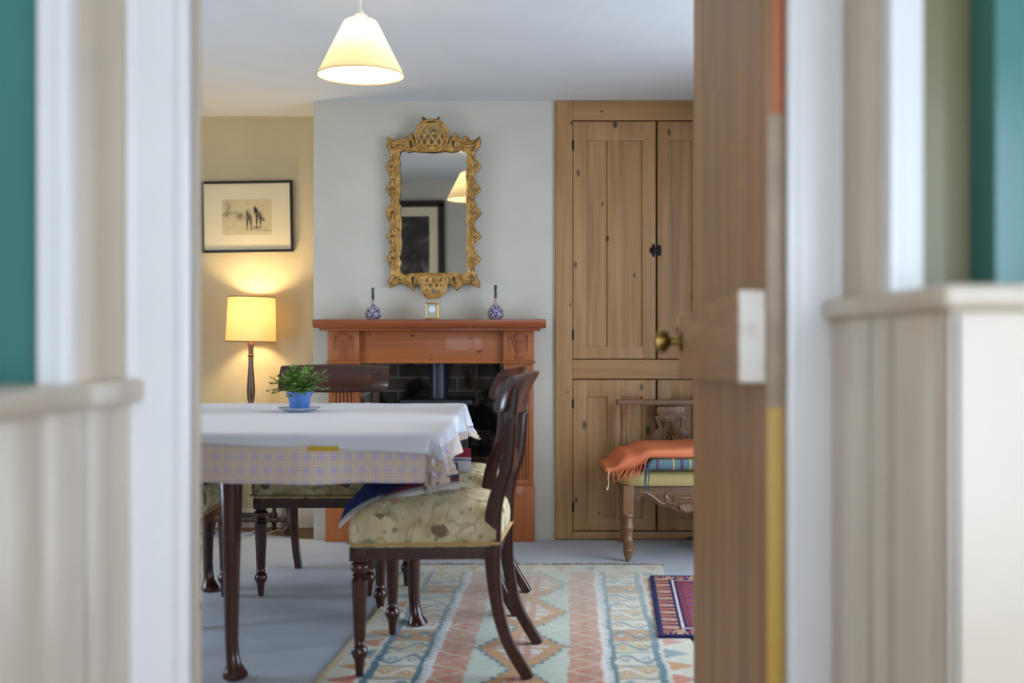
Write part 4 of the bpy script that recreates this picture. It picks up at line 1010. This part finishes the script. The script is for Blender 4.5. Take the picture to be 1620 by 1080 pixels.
# folded woven cloths lying on the chair seats
def woven(u, v_):          # stripes across the fold
    if v_ < .10: return C(206, 200, 196)
    if v_ < .16: return C(120, 60, 74) if u > .45 else C(206, 200, 196)
    if v_ < .24: return C(150, 44, 58) if u > .55 else C(40, 54, 104)
    return C(38, 52, 106)
def woven_red(u, v_):
    if v_ < .30: return C(214, 208, 206)
    if v_ < .42: return C(58, 84, 150) if int(u*40) % 2 else C(40, 50, 96)
    if v_ < .50: return C(214, 208, 206)
    return C(150, 44, 66)
def slab(A, B, n, thick, name, label, cat='cloth', cf=woven):
    """thick sheet between two polylines A (near edge) and B (far edge)"""
    A = smooth_path(A, n); B = smooth_path(B, n); nv = 14
    m = MB(); cols = []; rows = []
    for side in (0, 1):
        g = []
        for i in range(len(A)):
            for j in range(nv+1):
                v_ = j/nv; p = A[i].lerp(B[i], v_); p = p+Vector((0, 0, (thick if side else 0)+.004*math.sin(v_*PI)))
                g.append(m.bm.verts.new(p)); cols.append(cf(i/(len(A)-1), v_))
        rows.append(g)
    N = nv+1; na = len(A)
    for i in range(na-1):
        for j in range(nv):
            a = i*N+j; m.bm.faces.new([rows[1][q] for q in (a, a+1, a+N+1, a+N)]); m.bm.faces.new([rows[0][q] for q in (a, a+N, a+N+1, a+1)])
    bd = [i*N for i in range(na)]+[(na-1)*N+j for j in range(1, N)]+[i*N+nv for i in range(na-2, -1, -1)]+[j for j in range(nv-1, 0, -1)]
    for a, b in zip(bd, bd[1:]+bd[:1]): m.bm.faces.new((rows[0][a], rows[0][b], rows[1][b], rows[1][a]))
    base = A[0]
    o = m.build(name, M['attr'], loc=tuple(base), cols=cols, smooth=50)
    return tag(o, label, cat, 'folded woven cloths on the chair seats')
slab([(-.525, 3.02, .432), (-.490, 3.02, .462), (-.43, 3.02, .490), (-.33, 3.03, .522), (-.24, 3.05, .540), (-.16, 3.06, .548)],
     [(-.530, 3.16, .462), (-.500, 3.22, .50), (-.44, 3.27, .555), (-.34, 3.29, .580), (-.24, 3.29, .590), (-.18, 3.29, .59)], 5, .012, 'folded_cloth',
     'folded dark blue woven cloth hanging over the front of the nearest chair seat')
slab([(-.46, 3.68, .50), (-.40, 3.67, .515), (-.30, 3.66, .52), (-.20, 3.66, .522), (-.150, 3.66, .522)],
     [(-.46, 3.76, .555), (-.40, 3.76, .575), (-.30, 3.76, .585), (-.20, 3.76, .588), (-.155, 3.76, .585)], 4, .012, 'folded_cloth',
     'folded red, white and blue woven cloth on the second chair seat below the table corner', cf=woven_red)
slab([(-1.10, 3.50, .475), (-1.14, 3.50, .51), (-1.24, 3.50, .535), (-1.36, 3.50, .54)],
     [(-1.10, 3.78, .475), (-1.14, 3.78, .51), (-1.24, 3.78, .535), (-1.36, 3.78, .54)], 4, .014, 'folded_cloth',
     'folded blue woven cloth on the chair beside the door frame')

# ------------------------------------------------------------------ rugs
def tri(x): x = x % 1.0; return 1-abs(2*x-1)
def mixc(a, b, f): return tuple(a[i]*(1-f)+b[i]*f for i in range(3))+(1,)
CREAM, MINT, TEALC, GREYB, SALM, ORNG, TAN, RUST = C(226, 220, 204), C(206, 214, 198), C(70, 120, 132), C(132, 152, 158), C(214, 140, 116), C(206, 146, 86), C(206, 182, 142), C(190, 96, 74)
WC = .016
def kilim(x, v_):
    x += .010*noise.noise(Vector((x*7, v_*7, 11))); v_ = max(.001, v_+.012*noise.noise(Vector((x*7, v_*7, 17)))*min(1, v_*4))
    s_ = abs(x-WC); sg = 1 if x > WC else -1
    ser = .007*tri(v_/.022)
    j = noise.noise(Vector((x*18, v_*60, 2)))*.007
    s_ += j
    fade_and_light = min(.92, .42+.26*v_+.20*max(0, -x)*v_)  # wool's own fading mixed with painted light, paler towards the far end
    TEALC = mixc(GREYB, C(66, 114, 128), min(1, v_/1.4)); SALM = mixc(C(212, 158, 136), C(208, 128, 104), min(1, v_/1.5))  # teal and salmon follow the same paling
    if v_ < .035: c_ = TAN if tri(v_/.02) > .5 else CREAM
    elif v_ < .13:
        a = ((x+5) % .13)/.13*2-1; b = (v_-.035)/.095
        c_ = CREAM
        if abs(a) < .42*(1-b) and b < .8: c_ = (ORNG, GREYB, TAN)[int((x+5)/.13) % 3]
        elif tri(v_/.018) > .8: c_ = TAN
    elif s_ > .445+ser:
        c_ = CREAM if s_ < .49 else TAN if s_ > .55 else C(214, 208, 188)
        a = (v_ % .12)/.12; b = (s_-.46)/.08
        if .0 < b < 1 and abs(a-.5) < .4*(1-b): c_ = (SALM, GREYB, ORNG)[int(v_/.12) % 3]
        if s_ < .458+ser: c_ = CREAM
    elif s_ > .29-ser*.5:
        if s_ > .425 or s_ < .305: c_ = TEALC
        else:
            k = int(v_/.125); a = (s_-.305)/.12*2-1; b = ((v_ % .125)/.125)*2-1
            c_ = (CREAM, TAN, CREAM, ORNG, C(214, 204, 170))[k % 5]; hk = (GREYB, CREAM, GREYB, TEALC, GREYB)[k % 5]
            y_ = .55*math.sin(a*PI*1.0)
            if abs(b-y_) < .20: c_ = hk
            if math.hypot(a-.55, b+.1) < .26 or math.hypot(a+.55, b-.1) < .26: c_ = ORNG if k % 2 else GREYB
            if math.hypot(a-.55, b+.1) < .12 or math.hypot(a+.55, b-.1) < .12: c_ = CREAM
            if abs(b) > .93: c_ = GREYB
    elif s_ > .262-ser: c_ = C(232, 230, 224) if not (tri(v_/.022) > .62 and s_ > .274) else C(150, 168, 174)
    elif s_ > .155:
        c_ = SALM; a = (s_-.155)/.105; t_ = tri(v_/.13)
        if abs(a-t_) < .11: c_ = mixc(MINT, SALM, .4)
        if abs(a-(1-t_)) < .09: c_ = mixc(C(176, 176, 136), SALM, .35)
        if abs(a-.5)+abs(tri(v_/.065)-.5) < .22: c_ = RUST if int(v_/.13) % 2 else ORNG
    else:
        c_ = MINT; t_ = tri((v_-.15)/.42); bd = .03+.125*t_+.018*(tri(v_/.035)-.5)
        if s_ < bd: c_ = GREYB if v_ < .9 else TEALC
        if s_ < bd-.012: c_ = TAN if v_ < .45 else ORNG
        if s_ < bd-.06:
            c_ = CREAM
            if abs(s_-.02) < .012 or tri(v_/.05) > .78: c_ = SALM
        if s_ >= bd and tri(v_/.42+.1) < .25 and abs(s_-.10)+abs(tri(v_/.1)-.5)*.08 < .035: c_ = GREYB
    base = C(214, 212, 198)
    c_ = mixc(base, c_, fade_and_light)
    n = .93+.17*noise.noise(Vector((x*30, v_*190, 9)))+.05*noise.noise(Vector((x*5, v_*5, 4)))
    return (min(1, c_[0]*n), min(1, c_[1]*n), min(1, c_[2]*n), 1)
KY = 4.425; KL = 2.35; SH = .06
def rug_pt(x, v_):
    Y = KY-v_; X = x+(Y-3.0)*SH
    ed = max(0, 1-abs(x+.55)/.16)
    X += -.03*max(0, v_-.9)*ed+.05*ed*math.exp(-((v_-.87)/.08)**2)
    z = RUG_Z
    z += .045*ed**1.5*math.exp(-((v_-.87)/.07)**2)          # buckled edge by the table leg
    z += .012*max(0, 1-abs(x+.25)/.45)*math.exp(-((v_-.98-.15*x)/.03)**2)
    z += .008*math.exp(-((v_-1.22+.1*x)/.03)**2)*max(0, 1-abs(x-.05)/.5)
    z += .006*math.exp(-((v_-.62)/.05)**2)*max(0, 1-abs(x+.1)/.3)
    return Vector((X, Y, z))
def rug(name, fn, colf, nu, nv, thick, label, cat):
    m = grid(fn, nu, nv); cols = [colf(i/nu, j/nv) for j in range(nv+1) for i in range(nu+1)]
    o = m.build(name, M['attr'], smooth=60, cols=cols, recalc=False)
    bmn = bmesh.new(); bmn.from_mesh(o.data); bmesh.ops.recalc_face_normals(bmn, faces=bmn.faces)
    if bmn.faces[0].normal.z < 0: bmesh.ops.reverse_faces(bmn, faces=bmn.faces)
    bmn.to_mesh(o.data); bmn.free()
    md = o.modifiers.new('pile', 'SOLIDIFY'); md.thickness = thick; md.offset = -1
    return tag(o, label, cat)
X0K, X1K = -.552, .575
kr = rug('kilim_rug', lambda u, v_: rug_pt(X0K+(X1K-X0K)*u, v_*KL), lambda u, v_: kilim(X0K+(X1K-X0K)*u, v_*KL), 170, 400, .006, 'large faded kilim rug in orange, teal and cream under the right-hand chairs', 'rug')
m = MB()
for i in range(260):
    x = X0K+(X1K-X0K)*R.random(); p = rug_pt(x, 0); L = R.uniform(.015, .06); dx = R.uniform(-.05, .05)
    m.tube([p-Vector((0, .004, .002)), p+Vector((dx*.5, L*.6, -.003)), p+Vector((dx, L, -.0055))], .0016, 5)
m.build('fringe', M['fringe'], kr)
DR = ((.580, 4.19), (.490, 3.33)); 
NAVY, RED, WHT, BLU = C(44, 46, 92), C(158, 70, 66), C(214, 196, 186), C(70, 70, 140)
def redrug(u, v_):
    x, y = u*.78, v_*.87; e = min(x, y, .87-y)
    n = .9+.2*noise.noise(Vector((x*60, y*60, 1)))
    if e < .018: c_ = NAVY
    elif e < .075:
        a = x if e == x else y; q = (y if e == x else x); b = (e-.018)/.057
        c_ = C(196, 140, 108) if tri(q/.05) > .5 else NAVY
        if abs(b-tri(q/.025)) < .22: c_ = C(206, 170, 140) if int(q/.05) % 2 else RED
    elif e < .084: c_ = NAVY
    elif e < .094: c_ = WHT
    elif e < .102: c_ = NAVY
    elif e < .125: c_ = RED if tri(y/.02) > .4 else NAVY
    else:
        a = x-.125; t_ = (y/.07+.9*tri(a/.14))
        f = t_ % 1
        c_ = RED if f < .46 else NAVY if f < .56 else BLU if f < .74 else C(176, 96, 88) if f < .90 else NAVY
        if abs(tri(a/.07)-tri(y/.035)) < .07: c_ = C(170, 104, 96)
    return (c_[0]*n, c_[1]*n, c_[2]*n, 1)
def red_pt(u, v_):
    x0 = DR[0][0]+(DR[1][0]-DR[0][0])*v_; y = DR[0][1]+(DR[1][1]-DR[0][1])*v_
    return Vector((x0+u*.78, y-.02*u, .0165+.002*math.sin(v_*9)*math.exp(-u*6)))
rug('small_rug', red_pt, redrug, 330, 330, .008, 'small red and navy patterned rug lying over the right edge of the kilim', 'rug')

# ------------------------------------------------------------------ low carved chair by the cupboard
cd = 4.525
kc = thing('carved_chair', 'low carved wooden chair with a yellow-green seat in front of the cupboard', 'chair', (.79, 4.76, .001))
ox, oy = .79, 4.76
def Z(y, d_=cd): return PZ(y, d_)
fx0 = PX(993.5, cd); fx1 = 2*ox-fx0
lp = [(.006, 888), (.012, 882), (.018, 876), (.017, 873), (.020, 871), (.020, 868.5), (.017, 867), (.019, 866), (.019, 855), (.0205, 853.5), (.018, 852), (.0185, 838), (.022, 836), (.0235, 833), (.020, 830), (.0185, 829), (.0185, 818), (.0235, 816), (.024, 814), (.021, 812)]
for x in (fx0, fx1):
    m = MB().lathe([(r_*1.18, Z(y)) for r_, y in lp], (x, cd, 0), 20); m.box(x-.0245, x+.0245, cd-.0215, cd+.0275, Z(812.5), Z(767), .004)
    for k in range(8): a_ = 2*PI*k/8; m.sphere((x+.0155*math.cos(a_), cd+.0155*math.sin(a_), Z(860)), .0075, 1, 1, 1, 8)
    m.build('leg', M['walnut'], kc)
for x in (PX(986, 4.96), 2*ox-PX(986, 4.96)):
    m = MB().lathe([(.013, .001), (.017, .03), (.014, .06), (.019, .10), (.019, .345)], (x, 4.955, 0), 14); m.build('leg', M['walnut'], kc)
    sp = [(.019, .345), (.02, .40), (.0145, .44), (.02, .47), (.021, .50), (.0165, .53), (.0135, .55), (.0145, .60), (.017, .652), (.0195, .656), (.0145, .662), (.0175, .668), (.0185, .690), (.02, .696)]
    m = MB().lathe(sp, (x, 4.945, 0), 18); m.build('spindle', M['walnut'], kc)
# seat rails and carved front apron
m = MB(); zr0, zr1 = Z(786), Z(768)
m.box(fx0-.01, fx0+.012, cd, 4.96, zr0, zr1, .003); m.box(fx1-.012, fx1+.01, cd, 4.96, zr0, zr1, .003); m.box(fx0, fx1, 4.945, 4.965, zr0, zr1, .003)
m.build('seat_frame', M['walnut_x'], kc)
ap = [(fx0+.015, Z(769)), (fx0+.015, Z(793)), (fx0+.045, Z(795)), (fx0+.062, Z(785)), (fx0+.085, Z(784)), (fx0+.11, Z(791)), (fx0+.135, Z(799)), (fx0+.165, Z(801)), (fx0+.19, Z(802)), (fx0+.215, Z(808)), (ox, Z(811))]
lpp = ap+[(2*ox-x, z) for x, z in reversed(ap[:-1])]
apr = MB().outline([lpp], .008, .003, face_front(cd-.004)).build('apron', M['walnut_x'], kc)
m = MB(); yy = cd-.017
for s_ in (-1, 1):
    def q(x, y): return (ox+s_*(x-ox), yy, Z(y))
    m.tube(smooth_path([q(fx0+.05, 777), q(fx0+.085, 779), q(fx0+.12, 787), q(fx0+.15, 795), q(fx0+.175, 793), q(fx0+.178, 786), q(fx0+.165, 784)], 5), .0055, 7)
    m.tube(smooth_path([q(fx0+.03, 787), q(fx0+.05, 783), q(fx0+.075, 781)], 5), .004, 7)
    m.tube(smooth_path([q(fx0+.20, 774), q(fx0+.175, 778), q(fx0+.168, 786), q(fx0+.185, 794), q(fx0+.22, 797)], 5), .005, 7)
    for k in range(4):
        a_ = -PI/2+s_*(.25+.32*k); m.tube([(ox+.008*math.cos(a_), yy, Z(796)+.006*math.sin(a_)), (ox+.036*math.cos(a_), yy-.002, Z(796)+.034*math.sin(a_))], [.003, .0062], 7)
    for k in range(3):
        m.sphere(q(fx0+.215-.004*k, 785+k*2.5), .0055, 1, .6, 1, 8)
m.tube([(ox, yy, Z(796)), (ox, yy-.003, Z(809))], [.004, .007], 7)
m.box(ox-.05, ox+.05, yy-.003, yy+.006, Z(788), Z(784.5), .001)
m.build('shell_carving', M['walnut'], apr)
# seat pad
m = MB(); rr_ = rounded(fx0-.03, fx1+.03, cd-.03, 4.93, .05, 6); cx_, cy_ = ox, (cd+4.93)/2
m.rings([[(cx_+(x-cx_)*k, cy_+(y-cy_)*k, z) for x, y in rr_] for k, z in ((.97, zr1), (.995, zr1+.008), (1, zr1+.03), (.985, zr1+.05), (.93, zr1+.062), (.6, zr1+.07), (.05, zr1+.072))])
m.build('seat', M['green_seat'], kc, smooth=60)
# back: flat rail and pierced carved splat
yb = 4.95
m = MB().box(PX(975, yb), 2*ox-PX(975, yb), yb-.03, yb+.03, PZ(640, yb), PZ(632, yb), .005); m.build('top_rail', M['walnut_x'], kc)
xs = PX(1060.5, yb); zb0 = .41
def sp(cxp, cyp): return (PX(950+cxp/3.727, yb), PZ(610+cyp/3.727, yb))
left = [(335,118),(328,150),(345,170),(318,180),(330,220),(345,245),(310,268),(300,300),(315,320),(285,335),(290,362),(330,365),(335,420),(412,420)]
cxm = 412
lpp = [sp(*p) for p in left]+[sp(2*cxm-x, y) for x, y in reversed(left[:-1])]
hl = [[sp(*p) for p in h] for h in ([(412,205),(395,250),(370,290),(365,330),(412,345),(459,330),(454,290),(429,250)], [(352,200),(378,215),(372,260),(352,240)], [(472,200),(446,215),(452,260),(472,240)])]
spl = MB().outline([lpp]+hl, .007, .003, face_front(yb)).build('splat', M['walnut_x'], kc)
m = MB(); yy = yb-.012
for s_ in (-1, 1):
    def q(x, y): a = sp(cxm+s_*(x-cxm), y); return (a[0], yy, a[1])
    m.tube(smooth_path([q(345,190), q(365,185), q(385,205), q(378,250), q(350,285), q(335,315), q(345,345)], 5), .0055, 7)
    m.tube(smooth_path([q(412,190), q(398,235), q(370,285), q(385,320), q(405,300)], 5), .0045, 7)
    for x, y, r_ in ((305,345,.007), (325,330,.006), (330,352,.007), (312,320,.005), (350,350,.006), (345,335,.005), (325,290,.006)): m.sphere(q(x, y), r_, 1, .7, 1, 8)
a, b = sp(330, 122), sp(494, 165)
m.box(a[0], b[0], yy-.002, yy+.004, b[1], a[1], .002); m.box(a[0]+.004, b[0]-.004, yy-.006, yy, b[1]+.002, b[1]+.010, .002)
m.build('splat_carving', M['walnut'], spl)

# folded throw on that chair
th = thing('folded_throw', 'folded orange and tartan fringed throw on the low carved chair', 'blanket', (.80, 4.70, zr1+.072))
zS = zr1+.0735
def blanket(xs, prof):   # prof(x) -> (front y, back y, z bottom, z top)
    rings = []
    for x in xs:
        yf, ybk, z0, z1 = prof(x); r = (z1-z0)/2; zc_ = (z0+z1)/2; ring = []
        for i in range(7): a_ = -PI/2-PI*i/6; ring.append((x, yf+r+math.cos(a_)*r, zc_+math.sin(a_)*-r*-1))
        for i in range(1, 6): ring.append((x, yf+r+(ybk-yf-2*r)*i/6, z1+.006*math.sin(PI*i/6)+.0012*noise.noise(Vector((x*9, i, 0)))))
        for i in range(7): a_ = PI/2-PI*i/6; ring.append((x, ybk-r+math.cos(a_)*r, zc_+math.sin(a_)*r))
        for i in range(1, 6): ring.append((x, ybk-r-(ybk-yf-2*r)*i/6, z0))
        rings.append(ring)
    return MB().rings(rings)
xa = PX(959, 4.48); xt = PX(1024, 4.46); xe = 1.08
def sm(a, b, x): t_ = min(1, max(0, (x-a)/(b-a))); return t_*t_*(3-2*t_)
def pro(x):
    d_ = sm(xa, xa+.10, x); e = sm(xt-.06, xt+.02, x)
    top = zS+.072*d_+.025*e+.012*sm(.7, .95, x)-.02*(1-d_)
    bot = zS-.012*(1-d_)-.0+.055*e
    return (4.475+.01*(1-d_)-.004*e, 4.90-.06*(1-d_), bot, max(top, bot+.022))
xl = [xa+(xe-xa)*i/40 for i in range(41)]
og = blanket(xl, pro).build('orange_layer', M['orange'], th, smooth=70)
def prt(x):
    d_ = sm(xt, xt+.03, x); return (4.462-.004*d_, 4.88, zS+.001, zS+.030+.026*d_)
tt = blanket([xt+(xe-xt)*i/24 for i in range(25)], prt).build('tartan_layer', M['tartan'], th, smooth=70)
m = MB()
for i in range(22):
    x = xa+.012+(xt-xa-.005)*i/21; p = pro(x); L = R.uniform(.02, .075)*(1.2 if i % 6 == 0 else .8)
    dx = R.uniform(-.03, -.004) if i > 4 else R.uniform(-.008, .012)
    y_ = p[0]-.001; z_ = p[2]+.004
    m.tube(smooth_path([(x, y_+.004, z_+.004), (x+dx*.4, y_-.010, z_-L*.35), (x+dx, y_-.018, z_-L*.75), (x+dx*1.2, y_-.016, z_-L)], 3), .0017, 5)
m.build('fringe', M['orange_yarn'], og)
m = MB()
for i, (x, L) in enumerate(((PX(1020, 4.45), .10), (PX(1026, 4.45), .115), (PX(1022, 4.45), .08))):
    m.tube(smooth_path([(x, 4.462, zS+.03), (x+.004, 4.452, zS+.005), (x-.002, 4.448, zS-L*.5), (x+.003, 4.450, zS-L*.8)], 3), .0024, 5)
m.build('tassel', M['teal_yarn'], tt)
m = MB(); x = xa+.012; m.tube(smooth_path([(x, 4.478, zS), (x-.004, 4.47, zS-.03), (x-.002, 4.47, zS-.06), (x-.01, 4.47, zS-.085)], 3), [.0028]*8+[.005, .005], 6); m.build('tassel', M['cream_yarn'], og)
